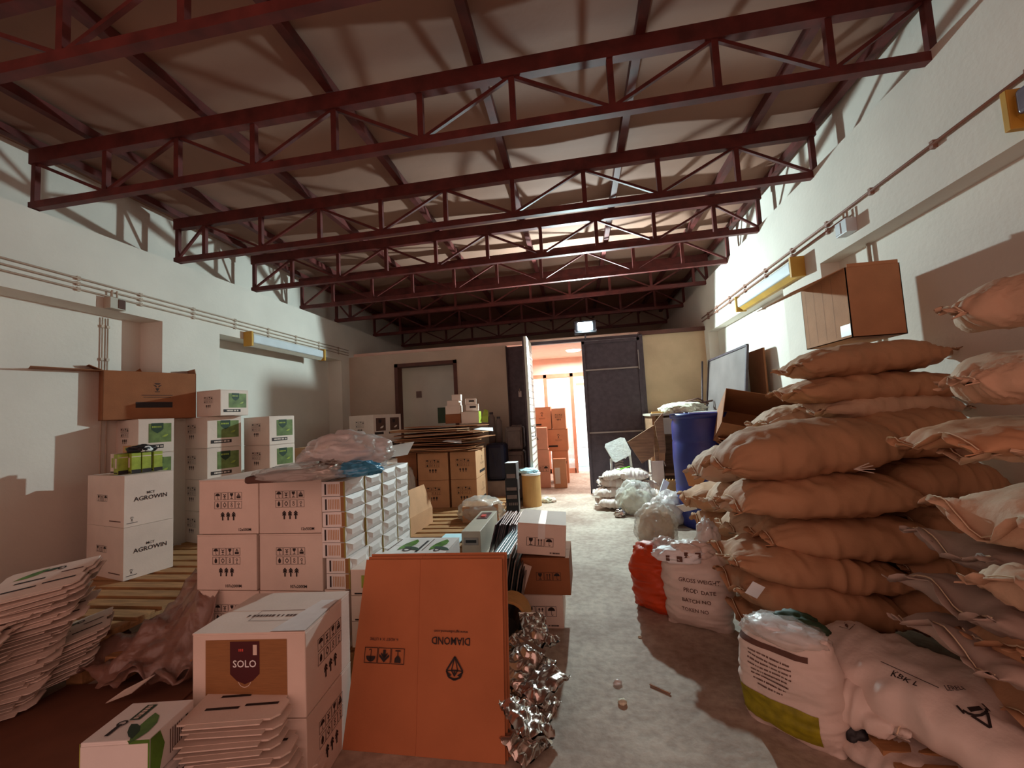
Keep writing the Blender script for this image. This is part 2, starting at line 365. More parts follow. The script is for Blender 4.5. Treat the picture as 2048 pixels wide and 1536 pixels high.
def carton(label, loc, W, D, H, yaw=0, body='white_card', front=None, right=None, left=None, top=None, rot=None, group=None, tape=None, open_flaps=None, name='cardboard_box', cat='box', seam='x', gap=.004):
    """closed corrugated carton: body, two top flaps, tape"""
    t = thing(name, label, cat, loc, yaw, group, rot)
    a, b = W/2, D/2; m = MB(body)
    hb = H-.006
    m.box(-a, a, -b, b, 0, hb)
    if front: front(Face(m, (-a, -b, 0), (1, 0, 0), (0, 0, 1), W, H))
    if right: right(Face(m, (a, -b, 0), (0, 1, 0), (0, 0, 1), D, H))
    if left: left(Face(m, (-a, b, 0), (0, -1, 0), (0, 0, 1), D, H))
    m.build('body', t, bevel=.004)
    f1, f2 = MB(body), MB(body)
    if seam == 'x':
        f1.box(-a, a, -b, -gap/2, hb, H); f2.box(-a, a, gap/2, b, hb, H)
    else:
        f1.box(-a, -gap/2, -b, b, hb, H); f2.box(gap/2, a, -b, b, hb, H)
    if top: top(Face(f1, (-a, -b, H), (1, 0, 0), (0, 1, 0), W, D))
    f1.build('flap', t); f2.build('flap', t)
    if tape:
        q = MB(tape)
        if seam == 'x':
            q.box(-a-.001, a+.001, -.022, .022, H, H+.0012); q.box(a, a+.0015, -.022, .022, H-.07, H+.001); q.box(-a-.0015, -a, -.022, .022, H-.07, H+.001)
        else:
            q.box(-.022, .022, -b-.001, b+.001, H, H+.0012); q.box(-.022, .022, -b-.0015, -b, H-.09, H+.001)
        q.build('tape', t)
    return t
def fitR(cx, cy, z0, yaw, xl, xr, ytop=None, Y=None):
    """carton seen with its front and right faces: near corner pixel on height z0 -> base centre, W, D, H"""
    C = pt(cx, cy, Z=z0) if Y is None else pt(cx, cy, Y=Y)
    u = Vector((math.cos(yaw), math.sin(yaw), 0)); v = Vector((-math.sin(yaw), math.cos(yaw), 0))
    W = solve(lambda t: proj(C-u*t)[0]-xl, 0, 3)
    D = solve(lambda t: proj(C+v*t)[0]-xr, 0, 3) if xr else .3
    zc = C.z
    if Y is not None: C.z = z0
    H = solve(lambda t: proj(C+Vector((0, 0, t)))[1]-ytop, 0, 3) if ytop else None
    b = C-u*(W/2)+v*(D/2); C.z = zc
    return b, W, D, H, C

# ================================================================== ROOM
XL, XR, YD = -3.95, 2.03, 6.95
RL, RR = XL-.25, XR+.14          # recessed wall bays
ZS, ZT = 2.40, 3.08              # underside and top of the ring beam
Y0 = -1.6
struct('floor', MB('concrete').box(-4.3, 2.4, Y0, 9.6, -.1, 0))
TR_ = [10]
def side_wall(nm, xf, xr, xo, pil, zt):
    struct(nm, MB('plaster').box(min(xr, xo), max(xr, xo), Y0, 11, 0, 3.9))     # bay wall, up to the roof
    def tr(*a): TR_[0] += 1; struct('trim_%d' % TR_[0], MB('plaster').box(min(xf, xr), max(xf, xr), *a))
    tr(Y0, 11, ZS, zt)                                                          # ring beam with ledge
    for a, b in pil: tr(a, b, 0, ZS)                                            # piers
side_wall('wall_left', XL, RL, XL-.4, [(3.52, 4.19), (6.7, 7.1), (.3, .9)], 3.04)
side_wall('wall_right', XR, RR, XR+.4, [(3.72, 4.36), (6.72, 7.1), (.3, .9)], 3.17)
# far wall pieces, all ending at 2.5 m with the roof space open above
HW = 2.48
m = MB('plaster_far'); m.box(XL-.14, -3.1, YD, YD+.15, 0, HW).box(-1.98, -1.12, YD, YD+.15, 0, HW).box(-3.1, -1.98, YD, YD+.15, 2.26, HW)
struct('wall_back_left', m)
m = MB('steel_dark'); m.box(-1.12, -.70, YD+.06, YD+.15, 0, HW-.02); struct('wall_back_shaded', m)  # wall strip in shadow, its shade put in as dark steel colour
m = MB('plaster_tan'); m.box(1.06, XR+.14, YD-.05, YD+.15, 0, HW-.02); struct('wall_back_right', m)
m = MB('dark_wood'); m.box(1.04, XR, YD-.1, YD+.1, HW-.02, HW+.04); struct('trim_1', m)
# side room behind the left doorway
m = MB('door_white'); m.box(-3.5, -1.6, YD+.55, YD+.65, 0, 2.6); struct('wall_side_room', m)
m = MB('grey_plastic'); m.box(-2.93, -2.83, YD+.53, YD+.55, 1.72, 1.84); tag(m.build('switch_plate'), 'small grey switch plate on the pale wall inside the left doorway', 'switch')
m = MB('dark_wood')
for a in (-3.10, -2.04): m.box(a, a+.06, YD-.02, YD+.17, 0, 2.30)
m.box(-3.10, -1.98, YD-.02, YD+.17, 2.24, 2.30)
o = struct('door_1', m)
# conduit along the corner of far left wall
m = MB('steel_dark').tube([(-1.11, YD-.02, 2.46), (-1.11, YD-.02, 0)], .012)
tag(m.build('conduit', smooth=True), 'thin dark vertical pipe at the end of the far left wall', 'pipe')
# double steel door
def steel_leaf(nm, w_, h_):
    t = thing(nm, None, None)
    m = MB('steel_dark'); m.box(0, w_, -.015, .015, .02, h_); b = m.build('door_panel', t)
    m = MB('steel_dark')
    for z in (.02, h_-.05): m.box(0, w_, -.035, .03, z, z+.05)
    for x in (0, w_-.045): m.box(x, x+.045, -.035, .03, .02, h_)
    m.build('door_frame', t, bevel=.003)
    for z in (h_-.48, .95):
        MB('steel_rail').box(.04, w_-.045, -.04, -.015, z, z+.022).build('rail', t)
    q = MB('steel_rail').box(w_-.04, w_-.028, -.05, -.035, h_-.5, h_-.2); q.build('bolt', t)
    return t
dr = steel_leaf('door_2', .90, 2.42); dr.location = (.13, YD-.12, 0); dr['kind'] = 'structure'
m = MB('steel_dark'); m.box(1.02, 1.08, YD-.14, YD, 0, 2.46); m.box(-.72, 1.08, YD-.1, YD-.02, 2.43, 2.48); struct('trim_2', m)
dl = thing('door_3', None, None, (-.70, YD-.05, 0)); dl['kind'] = 'structure'
MB('door_white').box(-.02, .02, -.74, 0, .02, 2.46).build('door_panel', dl)
m = MB('steel_rail'); 
for i in range(22): m.box(.02, .026, -.72, -.03, .08+i*.105, .095+i*.105)
m.build('slat_ribs', dl)
m = MB('steel_dark').box(-.045, -.02, -.74, 0, .02, 2.46); m.build('back_sheet', dl)
m = MB('steel_dark').tube([(.02, -.68, 1.12), (.07, -.68, 1.12), (.07, -.68, .98), (.02, -.68, .98)], .008); m.build('door_handle', dl)
m = MB('steel_rail').box(-.95, -.90, YD+.03, YD+.06, 1.6, 1.7).tube([(-.925, YD+.03, 1.68), (-.925, YD+.0, 1.74)], .006)
tag(m.build('metal_latch'), 'small metal latch on the shaded wall strip left of the open doorway', 'latch')

# roof
m = MB('roof_panel')
NX, NY = 36, 120
for j in range(NY+1):                                           # gently uneven boarding under the roof
    for i in range(NX+1):
        x = -4.4+6.9*i/NX; y = Y0-.2+12.6*j/NY
        m.v.append((x, y, 3.635+.004*math.sin(y*PI*2/.36)+.010*math.sin(x*3.1+math.sin(y*1.3))+.006*noise.noise(Vector((x*2, y*2, 0)))))
for j in range(NY):
    for i in range(NX): k = j*(NX+1)+i; m.f.append([k, k+NX+1, k+NX+2, k+1]); m.mi.append(0)
m.box(-4.4, 2.5, Y0-.2, 11, 3.70, 3.75)
struct('ceiling', m, smooth=True)
m = MB('plaster_far'); m.box(-4.3, 2.4, 10.4, 10.5, 2.55, 3.7); struct('wall_gable', m)
NAMES = ['nearest the camera, cut by the top of the picture', 'second from the camera, spanning wall to wall', 'third from the camera', 'fourth from the camera', 'fifth from the camera, brightly edged by the floodlight', 'sixth from the camera, just in front of the floodlight', 'first one beyond the floodlight, in the dark', 'last dim one far behind the floodlight']
def truss(i, Y, offs, sp, up0, label):
    t = thing('roof_truss', label, 'truss', ((XL+XR)/2, Y, 3.05), group=None)
    cx = (XL+XR)/2; x0, x1 = XL-.05, XR+.05
    zb, zt = 3.105-3.05, 3.475-3.05
    tilt = .03
    z = lambda x, q: q + tilt*((x-cx)/3)*1.0
    P = lambda x, q: Vector((x-cx, 0, z(x, q)))
    MB('steel_red').bar(P(x0, zb), P(x1, zb), .05, .055).build('bottom_chord', t)
    MB('steel_red').bar(P(x0, zt+.012), P(x1, zt+.012), .06, .11).build('top_chord', t)
    xs = []; x = offs
    while x > x0+.2: x -= sp
    k = round((x-offs)/sp); x += sp if x < x0+.15 else 0
    k = round((x-offs)/sp)
    while x < x1-.12: xs.append((x, k % 2 == 0)); x += sp; k += 1
    full = [(x0+.03, not xs[0][1])]+xs+[(x1-.03, not xs[-1][1])]
    for x, pk in full:
        MB('steel_red').bar(P(x, zb), P(x, zt), .038, .035, up=Vector((0, 1, 0))).build('post', t)
    for (xa, pa), (xb, pb) in zip(full, full[1:]):
        MB('steel_red').bar(P(xa, zt-.03 if pa else zb+.02), P(xb, zt-.03 if pb else zb+.02), .022, .022).build('diagonal_brace', t)
    return t
# (Y, x of one peak, spacing)
T = [(1.55, -1.64, .66), (2.53, -.28, .61), (3.70, .185, .64), (4.75, .34, .63), (5.70, .25, .62), (6.62, .62, .62), (8.0, .3, .62), (9.4, .2, .62)]
for i, (Y, o_, s_) in enumerate(T):
    truss(i, Y, o_, s_, True, 'dark red steel lattice roof truss, ' + NAMES[i])
PUR = [(-3.50, 'over the left wall'), (-2.5, 'second from the left wall'), (-1.52, 'third from the left wall'), (-.49, 'just left of the middle of the roof'), (.52, 'just right of the middle of the roof'), (1.58, 'close to the right wall')]
for x, s in PUR:
    m = MB('steel_red'); m.box(-.028, .028, -5.9, 5.9, -.035, .035)
    tag(m.build('roof_purlin', loc=(x, 4.4, 3.585)), 'dark red steel purlin along the roof, '+s, 'purlin')
for x, s in ((XL-.06, 'left'), (XR+.06, 'right')):
    m = MB('steel_red'); m.box(-.03, .03, -5.9, 5.9, -.03, .03)
    tag(m.build('roof_purlin', loc=(x, 4.4, 3.585)), 'dark red edge purlin where the roof meets the '+s+' wall', 'purlin')

# conduits and clips
def conduit(label, pts, r, matn, clips, cs=.03):
    t = thing('conduit', label, 'pipe', pts[0])
    o0 = Vector(pts[0])
    MB(matn).tube([Vector(p)-o0 for p in pts], r, n=6).build('pipe', t, smooth=True)
    for c in clips:
        c = Vector(c)-o0
        MB(matn).box(c.x-cs*.6, c.x+cs*.6, c.y-.012, c.y+.012, c.z-cs, c.z+cs).build('clip', t)
    return t
ys = [1.2, 1.75, 2.3, 2.8, 3.3, 3.85, 4.4, 4.95, 5.5, 6.05, 6.6]
xl = XL+.02
conduit('upper thin pipe clipped along the left wall', [(xl, .2, 2.60), (xl, 6.9, 2.60)], .007, 'pipe_grey', [(xl-.008, y, 2.60) for y in ys], .016)
conduit('middle thin pipe clipped along the left wall', [(xl, .2, 2.555), (xl, 6.9, 2.555)], .007, 'pipe_grey', [(xl-.008, y, 2.555) for y in ys], .016)
conduit('lowest of the three pipes clipped along the left wall', [(xl, .2, 2.51), (xl, 6.9, 2.51)], .007, 'pipe_grey', [(xl-.008, y, 2.51) for y in ys], .016)
xb = RL+.015
conduit('left of the two pipes dropping down the left wall behind the brown carton', [(xb, 3.17, 2.38), (xb, 3.17, .3)], .006, 'pipe_grey', [(xb, 3.17, z) for z in (2.3, 2.0, 1.5)], .012)
conduit('right of the two pipes dropping down the left wall behind the brown carton', [(xb, 3.215, 2.38), (xb, 3.215, .3)], .006, 'pipe_grey', [(xb, 3.215, z) for z in (2.3, 2.0, 1.5)], .012)
def junction(label, x, y, z, s, mats=('cabinet_grey', 'ink_soft')):
    t = thing('junction_box', label, 'junction box', (x, y, z))
    MB(mats[0]).box(min(0, s*.07), max(0, s*.07), -.065, .065, -.05, .05).build('case', t, bevel=.004)
    MB(mats[1]).box(min(s*.07, s*.075), max(s*.07, s*.075), 0, .055, -.04, .04).build('cover', t)
    for dy in (-.02, .02): MB('pipe_grey').tube([(s*.03, dy, .05), (s*.03, dy, .12)], .007, n=6).build('pipe_stub', t)
    return t
junction('small junction box under the pipes on the left wall', XL, 3.06, 2.45, 1)
xr = XR-.02
cl = [1.1, 1.6, 2.05, 2.55, 3.05, 3.55, 4.1, 4.65, 5.2, 5.7, 6.2, 6.6]
conduit('upper pipe clipped along the right wall', [(xr, .2, 2.655), (xr, 6.9, 2.655)], .009, 'pipe_rust', [(xr+.008, y, 2.655) for y in cl], .022)
conduit('lower pipe clipped along the far half of the right wall', [(xr, 3.3, 2.60), (xr, 6.9, 2.60)], .009, 'pipe_rust', [(xr+.008, y, 2.60) for y in cl if y > 3.3], .022)
t = junction('white junction box under the pipes on the right wall above the big carton', XR, 3.30, 2.52, -1, ('diffuser', 'diffuser'))
xb = RR-.02
conduit('rusty pipe dropping down the right wall to a yellowish socket', [(xb, 4.55, 2.40), (xb, 4.58, 1.42)], .014, 'pipe_rust', [(xb, 4.57, 1.9)], .01)
conduit('pale pipe dropping behind the big carton on the right wall', [(xb, 3.34, 2.42), (xb, 3.34, 1.2)], .014, 'pipe_grey', [], .02)
t = thing('wall_socket', 'yellowish socket at the foot of the rusty wall pipe', 'socket', (RR, 4.6, 1.38))
MB('tube_yellow').box(-.06, 0, -.05, .05, -.05, .05).build('case', t, bevel=.005); MB('cabinet_grey').box(-.07, -.06, -.035, .035, -.03, .03).build('cover', t)
def fixture(label, x, y0, y1, z, s, body, lens, endm):
    t = thing('fluorescent_fixture', label, 'lamp', (x, (y0+y1)/2, z)); L = (y1-y0)/2
    m = MB(body); v = [(0, -.08), (s*.05, -.085), (s*.09, -.04), (s*.09, .05), (s*.03, .085), (0, .085)]
    k = len(v); m.add([(a, -L, b) for a, b in v]+[(a, L, b) for a, b in v], [tuple(range(k)), tuple(range(k, 2*k))[::-1]]+[(i, i+k, (i+1) % k+k, (i+1) % k) for i in range(k)])
    m.build('housing', t)
    MB(lens).box(min(s*.03, s*.105), max(s*.03, s*.105), -L+.03, L-.03, -.045, .065).build('diffuser', t, bevel=.015)
    for q in (-1, 1):
        MB(endm).box(min(0, s*.115), max(0, s*.115), q*L-.015, q*L+.015, -.09, .09).build('end_cap', t, bevel=.004)
    return t
fixture('wall strip light at the right edge of the picture with grey diffuser', XR, .9, 2.06, 2.50, -1, 'tube_yellow', 'diffuser_dark', 'tube_yellow')
fixture('yellowed strip light on the right wall beyond the junction box', XR, 3.95, 5.25, 2.46, -1, 'tube_yellow', 'diffuser', 'tube_yellow')
fixture('strip light with tan end cap on the left wall near the far corner', XL, 4.55, 6.05, 2.40, 1, 'cabinet_grey', 'diffuser', 'tube_yellow')

# floodlight above the door
t = thing('floodlight', 'glaring white floodlight mounted above the open doorway', 'lamp', LAMP, rot=(math.radians(-27), 0, 0))
MB('black_plastic').box(-.17, .17, .02, .07, -.12, .12).build('housing', t, bevel=.01)
m = MB('steel_dark')
for a in (-.16, .155): m.box(a, a+.006, 0, .05, -.11, .11)
m.build('rim', t)
mat('flood_glow', (225, 245, 255), .4, emis=((215, 245, 255), 26))
MB('flood_glow').box(-.11, .11, .005, .018, -.07, .07).build('lit_panel', t)
MB('steel_dark').tube([(0, .06, 0), (0, .2, -.03), (0, .425, .048)], .012).build('bracket', t)

# ------------------------------------------------------------------ front room and street beyond the doorway
m = MB('pink_wall'); m.box(-4.3, 2.4, YD+.16, 10.45, 2.50, 2.56); struct('ceiling_front_room', m)
m = MB('pink_wall'); m.box(-1.35, -1.25, YD+.16, 9.6, 0, 2.5); struct('wall_front_left', m)
m = MB('pink_wall'); m.box(1.6, 1.7, YD+.16, 9.6, 0, 2.5); struct('wall_front_right', m)
YG = 9.3
m = MB('pink_wall'); m.box(-1.3, 1.65, YG, YG+.1, 2.16, 2.5); struct('wall_front', m)
t = thing('window_1', None, None, (0, YG, 0)); t['kind'] = 'structure'
m = MB('glazing_frame')
for a in (-1.25, -.70, -.12, 1.55): m.box(a, a+.07, 0, .07, 0, 2.16)
m.box(-1.25, 1.6, 0, .07, 2.08, 2.16).box(-.66, -.1, 0, .07, .0, .1)
m.build('window_frame', t)
m = MB('milky_film'); m.box(-.65, -.12, .03, .035, .1, 2.08); m.build('glass_pane', t)
t = thing('ceiling_lamp', 'round white ceiling lamp in the front room', 'lamp', (.0, 8.15, 2.50))
mat('lamp_on', (255, 240, 225), .5, emis=((255, 240, 225), 2.2))
MB('lamp_on').lathe([(.0, -.035), (.13, -.03), (.15, 0)], 24).build('lamp_shade', t, smooth=True); MB('pink_wall').lathe([(.15, -.01), (.165, 0)], 24).build('rim', t)
struct('ground_street', MB('street_white').box(-12, 14, 9.6, 22, -.12, -.02))
struct('kerb_1', MB('street_blue').box(-12, 14, 10.4, 10.6, -.02, .08))
struct('trim_3', MB('street_blue').box(-12, 14, 12.4, 12.6, -.02, .1))
t = thing('shop_building', 'washed out white building across the street', 'building', (0, 16, 0))
m = MB('street_white'); m.box(-10, 12, 0, .3, 0, 7); m.build('facade', t)
m = MB('street_yellow'); m.box(-4, 1.0, -.05, 0, 2.55, 3.2); m.build('sign_band', t)
m = MB('street_blue'); m.box(1.1, 4, -.06, 0, 2.4, 3.3); m.build('awning', t)
m = MB('glazing_frame'); m.box(.72, .8, -.08, 0, 0, 2.35); m.box(.0, .8, -.08, 0, 2.3, 2.38); m.build('door_frame', t)
m = MB('street_blue'); m.box(1.0, 1.5, -.08, 0, .8, 2.1); m.build('window', t)
t = thing('parked_bicycle', 'pale washed out bicycle parked in the street beyond the doorway', 'bicycle', (.95, 11.6, .0), rotz=.9)
for x in (-.5, .5):
    q = MB('steel_rail'); q.tube([(x+.31*math.cos(a*PI/12), 0, .33+.31*math.sin(a*PI/12)) for a in range(25)], .015, n=6); q.build('wheel', t)
MB('street_blue').tube([(-.5, 0, .33), (-.15, 0, .75), (.35, 0, .8), (.5, 0, .33)], .018, n=6).tube([(-.15, 0, .75), (0, 0, .33), (.35, 0, .8)], .018, n=6).tube([(-.5, 0, .33), (0, 0, .33)], .018, n=6).build('frame', t)
MB('steel_rail').tube([(.35, 0, .8), (.33, 0, .95), (.25, -.2, .98)], .014, n=6).tube([(.33, 0, .95), (.25, .2, .98)], .014, n=6).build('handlebar', t)
MB('ink_soft').box(-.28, -.04, -.06, .06, .82, .87).build('saddle', t, bevel=.01)

# ================================================================== PALLETS
ZP = .14
def pallet(label, x0, x1, y0, y1, n, z0=0, h=ZP):
    t = thing('pallet', label, 'pallet', ((x0+x1)/2, (y0+y1)/2, z0)); a, b = (x1-x0)/2, (y1-y0)/2
    w_ = 2*b/n*.72
    for i in range(n):
        y = -b + (2*b-w_)*i/(n-1)
        MB('pallet_wood').box(-a, a, y, y+w_, h-.02, h).build('top_board', t, bevel=.002)
    for q in (-a, -.05, a-.1):
        m = MB('pallet_wood'); m.box(q, q+.1, -b, b, 0, .018).box(q, q+.1, -b, b, h-.04, h-.02)
        for y in (-b, -.05, b-.1): m.box(q, q+.1, y, y+.1, .018, h-.04)
        m.build('bearer', t)
    return t
ZL = .22
pallet('slatted wooden pallet at the left under the white lettered cartons', -3.93, -2.66, 1.95, 3.2, 9, h=ZL)
pallet('wooden pallet under the stacks of green labelled cartons by the left wall', -3.93, -2.66, 3.24, 4.6, 9, h=ZL)
pallet('wooden pallet under the big sign printed cartons and their small white packs', -2.56, -1.2, 1.98, 3.25, 8)
pallet('empty slatted pallet in the middle beside the grey steel case', -2.3, -.98, 3.32, 4.9, 10)
pallet('pallet under the four brown cartons', -2.4, -1.0, 5.0, 6.35, 8)

# ================================================================== CARTONS, LEFT SIDE
def stack(labels, base, W, D, H, yaw, z0, **k):
    out = []
    for i, l in enumerate(labels):
        out.append(carton(l, (base[0], base[1], z0+i*(H+.002)), W, D, H, yaw, **k))
    return out
# two white AGROWIN cartons
c, W, D, H, _ = fitR(246, 1163, ZL, math.radians(-16), 172, 346, 1057)
stack(['lower white carton with three small handling signs, on the pallet by the left wall', 'upper white carton with bold lettering, green packs standing on it'], c, W, D, H, math.radians(-16), ZL,
      front=agro_left, right=agro_right, seam='y', group='white lettered cartons at left')
AG = (c, W, D, 2*H+ZL+.004)
# small green packs on top
zz = AG[3]+.003
def pack(label, x, y, z, w_, d_, h_, yaw, c1, band, name='small_pack'):
    t = thing(name, label, 'pack', (x, y, z), yaw)
    m = MB(c1); m.box(-w_/2, w_/2, -d_/2, d_/2, 0, h_)
    F = Face(m, (w_/2, -d_/2, 0), (0, 1, 0), (0, 0, 1), d_, h_); F.rect(0, 1, 0, .18, band); F.rect(0, 1, .82, .86, 'white_card')
    F = Face(m, (-w_/2, -d_/2, 0), (1, 0, 0), (0, 0, 1), w_, h_); F.rect(.1, .9, .04, .1, band); F.rect(.3, .7, .3, .8, 'lime' if c1 != 'lime' else 'white_card')
    m.build('body', t, bevel=.002)
    q = MB(c1).box(-w_/2, w_/2, -d_/2, d_/2, h_, h_+.003); q.build('lid_flap', t)
    return t
ya = math.radians(-16); ud = Vector((math.cos(ya), math.sin(ya), 0)); vd = Vector((-math.sin(ya), math.cos(ya), 0))
hh = .155
ps = [(-.10, -.05, 'white_card', 'grey white pack with dark bands, leftmost of the packs on the white cartons'), (-.02, -.04, 'green_label', 'dull green pack standing second from the left on the white cartons'),
      (.075, -.10, 'lime', 'light green pack with vertical lettering at the front corner of the white cartons'), (.12, -.035, 'lime', 'light green pack behind the corner pack on the white cartons'),
      (.12, .035, 'lime', 'light green pack third from the corner on the white cartons'), (.12, .115, 'lime', 'light green pack at the far end of the row on the white cartons')]
for a, b, cc, l in ps:
    p = AG[0]+ud*a+vd*b; pack(l, p.x, p.y, zz, .07, .062, hh, ya, cc, 'ink')
p = AG[0]+ud*(-.01)+vd*(-.0)
pack('beige flat pack lying on the green packs', p.x, p.y, zz+hh+.005, .1, .06, .055, ya+.1, 'card_in', 'card')
p = AG[0]+ud*.11+vd*.02
t = thing('plastic_wrapper', 'dark plastic wrapper with a white patch on the green packs', 'wrapper', (p.x, p.y, zz+hh+.004), ya)

def blob(name, rx, ry, rz, seed, amp, matn, parent=None, freq=5, sub=4, flat=True, ridge=True, loc=None):
    """crumpled rounded mass with soft folds, flattened where it rests"""
    bm = bmesh.new(); bmesh.ops.create_icosphere(bm, subdivisions=sub, radius=1)
    for v in bm.verts:
        p = v.co.copy(); q = p*freq*.3 + Vector((seed*3.1, seed*1.7, -seed))
        wv = Vector((noise.noise(q*1.3), noise.noise(q*1.3+Vector((5, 1, 2))), noise.noise(q*1.3+Vector((1, 7, 3)))))*.8
        d = .55*noise.noise(q) + .5*(.35-abs(noise.noise(q+wv))*1.8) + .22*(.3-abs(noise.noise(q*2.4+wv*2))*1.8) + .06*noise.noise(q*7)
        p *= 1+amp*1.15*d
        z = p.z*rz
        if flat and z < -.55*rz: z = -.55*rz + (z+.55*rz)*.12
        v.co = (p.x*rx, p.y*ry, z+.6*rz)
    me = bpy.data.meshes.new(name); bm.to_mesh(me); bm.free(); me.materials.append(MATS[matn])
    me.polygons.foreach_set('use_smooth', [True]*len(me.polygons))
    o = bpy.data.objects.new(name, me); COL.objects.link(o)
    if parent: o.parent = parent
    if loc is not None: o.location = loc
    return o
blob('wrapper_sheet', .06, .1, .04, 3, .35, 'black_plastic', t); blob('white_patch', .025, .05, .03, 5, .3, 'tape_white', t, loc=(.035, .01, .005))

# three columns of green labelled cartons along the left wall
yw = math.radians(-19)
cols = [(276, 3.17, 224, 349, 838, 'nearest column'), (414, 3.64, 354, 483, 833, 'middle column'), (538, 4.0, 487, 589, 832, 'far column')]
rowname = ['lowest', 'third from the top', 'second from the top', 'topmost']
tops = []
for px, Yc, xl_, xr_, yt, nm in cols:
    b, W, D, H, C = fitR(px, yt, ZL, yw, xl_, xr_, yt, Y=Yc)
    h = H/4 - .002
    stack(['%s green labelled carton in the %s by the left wall' % (rowname[i], nm) for i in range(4)], b, W-.004, D-.004, h, yw, ZL,
          front=lambda F: prints8(F, .95, .5, .62, None), right=green_face, left=None, seam='y', group='green labelled cartons by the left wall')
    tops.append((b, W, D, ZL+4*(h+.002), C))
# small top carton (third on top of the middle column)
b, W, D, H, C = fitR(441, 833, tops[1][3], math.radians(-12), 393, 497, 779, Y=3.66)
carton('small green labelled carton alone on top, beside the big brown carton', (b.x, b.y, tops[1][3]+.002), W, D, H, math.radians(-12), front=lambda F: prints8(F, .9, .5, .62, None), right=green_face, seam='y')
# big brown open carton with flaps out
z0 = tops[0][3]+.003
A = pt(205, 840, Y=3.10); B = pt(392, 835, Y=3.72)
W = (B-A).to_2d().length; yo = math.atan2(B.y-A.y, B.x-A.x)
H = solve(lambda t_: proj(Vector((B.x, B.y, z0+t_)))[1]-748, 0, 1.5)
def open_box(label, loc, W, D, H, yaw, matn, flaps, front=None, left=None, right=None, group=None, rot=None, base=True):
    """open carton: four walls, bottom, flaps given as (side, length, angle)"""
    t = thing('open_cardboard_box', label, 'box', loc, yaw, group, rot); a, b = W/2, D/2; th = .005
    m = MB(matn, 'card_in'); m.box(-a, a, -b, -b+th, 0, H).box(-a, a, b-th, b, 0, H).box(-a, -a+th, -b, b, 0, H).box(a-th, a, -b, b, 0, H).box(-a, a, -b, b, 0, th)
    if front: front(Face(m, (-a, -b, 0), (1, 0, 0), (0, 0, 1), W, H))
    if left: left(Face(m, (-a, b, 0), (0, -1, 0), (0, 0, 1), D, H))
    if right: right(Face(m, (a, -b, 0), (0, 1, 0), (0, 0, 1), D, H))
    m.build('body', t)
    for side, ln, ang in flaps:
        g = math.radians(ang); cs, sn = math.cos(g), math.sin(g)
        q = MB(matn)
        if side in 'LR':
            s = -1 if side == 'L' else 1
            q.box(0, ln, -b+.01, b-.01, -th/2, th/2, T=Matrix.Translation((s*a, 0, H)) @ Matrix.Rotation(0 if s > 0 else PI, 4, 'Z') @ Matrix.Rotation(-g, 4, 'Y'))
        else:
            s = -1 if side == 'F' else 1
            q.box(0, ln, -a+.01, a-.01, -th/2, th/2, T=Matrix.Translation((0, s*b, H)) @ Matrix.Rotation(PI/2*s, 4, 'Z') @ Matrix.Rotation(-g, 4, 'Y'))
        q.build('flap', t)
    return t
vv = Vector((-math.sin(yo), math.cos(yo), 0)); mid = (A+B)/2+vv*.13
t = open_box('big brown open carton with spread flaps on top of the nearest left column', (mid.x, mid.y, z0), W, .26, H, yo, 'card_dark', [('L', .10, 25), ('L', .12, -4), ('B', .1, 60), ('R', .05, 100)], front=lambda F: crest_face(F, 'ink', (.32, .72, .24, .36)))
ft = Matrix.Rotation(-yo, 4, 'Z') @ Matrix.Translation((-mid.x, -mid.y, -z0))      # long flap lying out along the wall
c0 = Vector((A.x, A.y, z0+H)); c1 = c0+vv*.24; ex = Vector((.03, -.52, -.02)); e2_ = Vector((.06, -.52, -.02))
m = MB('card_dark'); v = [c0, c1, c1+e2_, c0+ex]; m.add([ft @ p for p in v]+[ft @ (p-Vector((0, 0, .005))) for p in v], [(0, 1, 2, 3), (7, 6, 5, 4), (0, 4, 5, 1), (1, 5, 6, 2), (2, 6, 7, 3), (3, 7, 4, 0)]); m.build('flap', t)
# plain brown carton far behind, with emblem
b = pt(620, 930, Y=5.0)
carton('plain brown carton with small emblem behind the white plastic bag', (b.x, 5.2, 0), .45, .4, b.z+.22, 0, 'card', front=lambda F: crest_face(F, 'ink_soft', (.3, .7, .5, .505)))

# stack of dark labelled white cartons near the left doorway
b, W, D, H, C = fitR(748, 880, 0, math.radians(-20), 699, 803, 829, Y=5.9)
hz = C.z+0
za = pt(748, 880, Y=5.9).z; zb = pt(748, 829, Y=5.9).z; h = zb-za
n = 4; z = za-3*h
carton('brown low carton carrying the dark labelled stack', (b.x, b.y, 0), W, D, z-.003, math.radians(-20), 'card')
stack(['lowest dark labelled white carton, mostly hidden, near the left doorway', 'third dark labelled white carton from the top near the left doorway', 'second dark labelled white carton from the top near the left doorway', 'topmost dark labelled white carton near the left doorway'],
      b, W, D, h-.002, math.radians(-20), z, front=lambda F: prints8(F, .9, .45, .62, None), right=dark_label, seam='y', group='dark labelled white cartons')

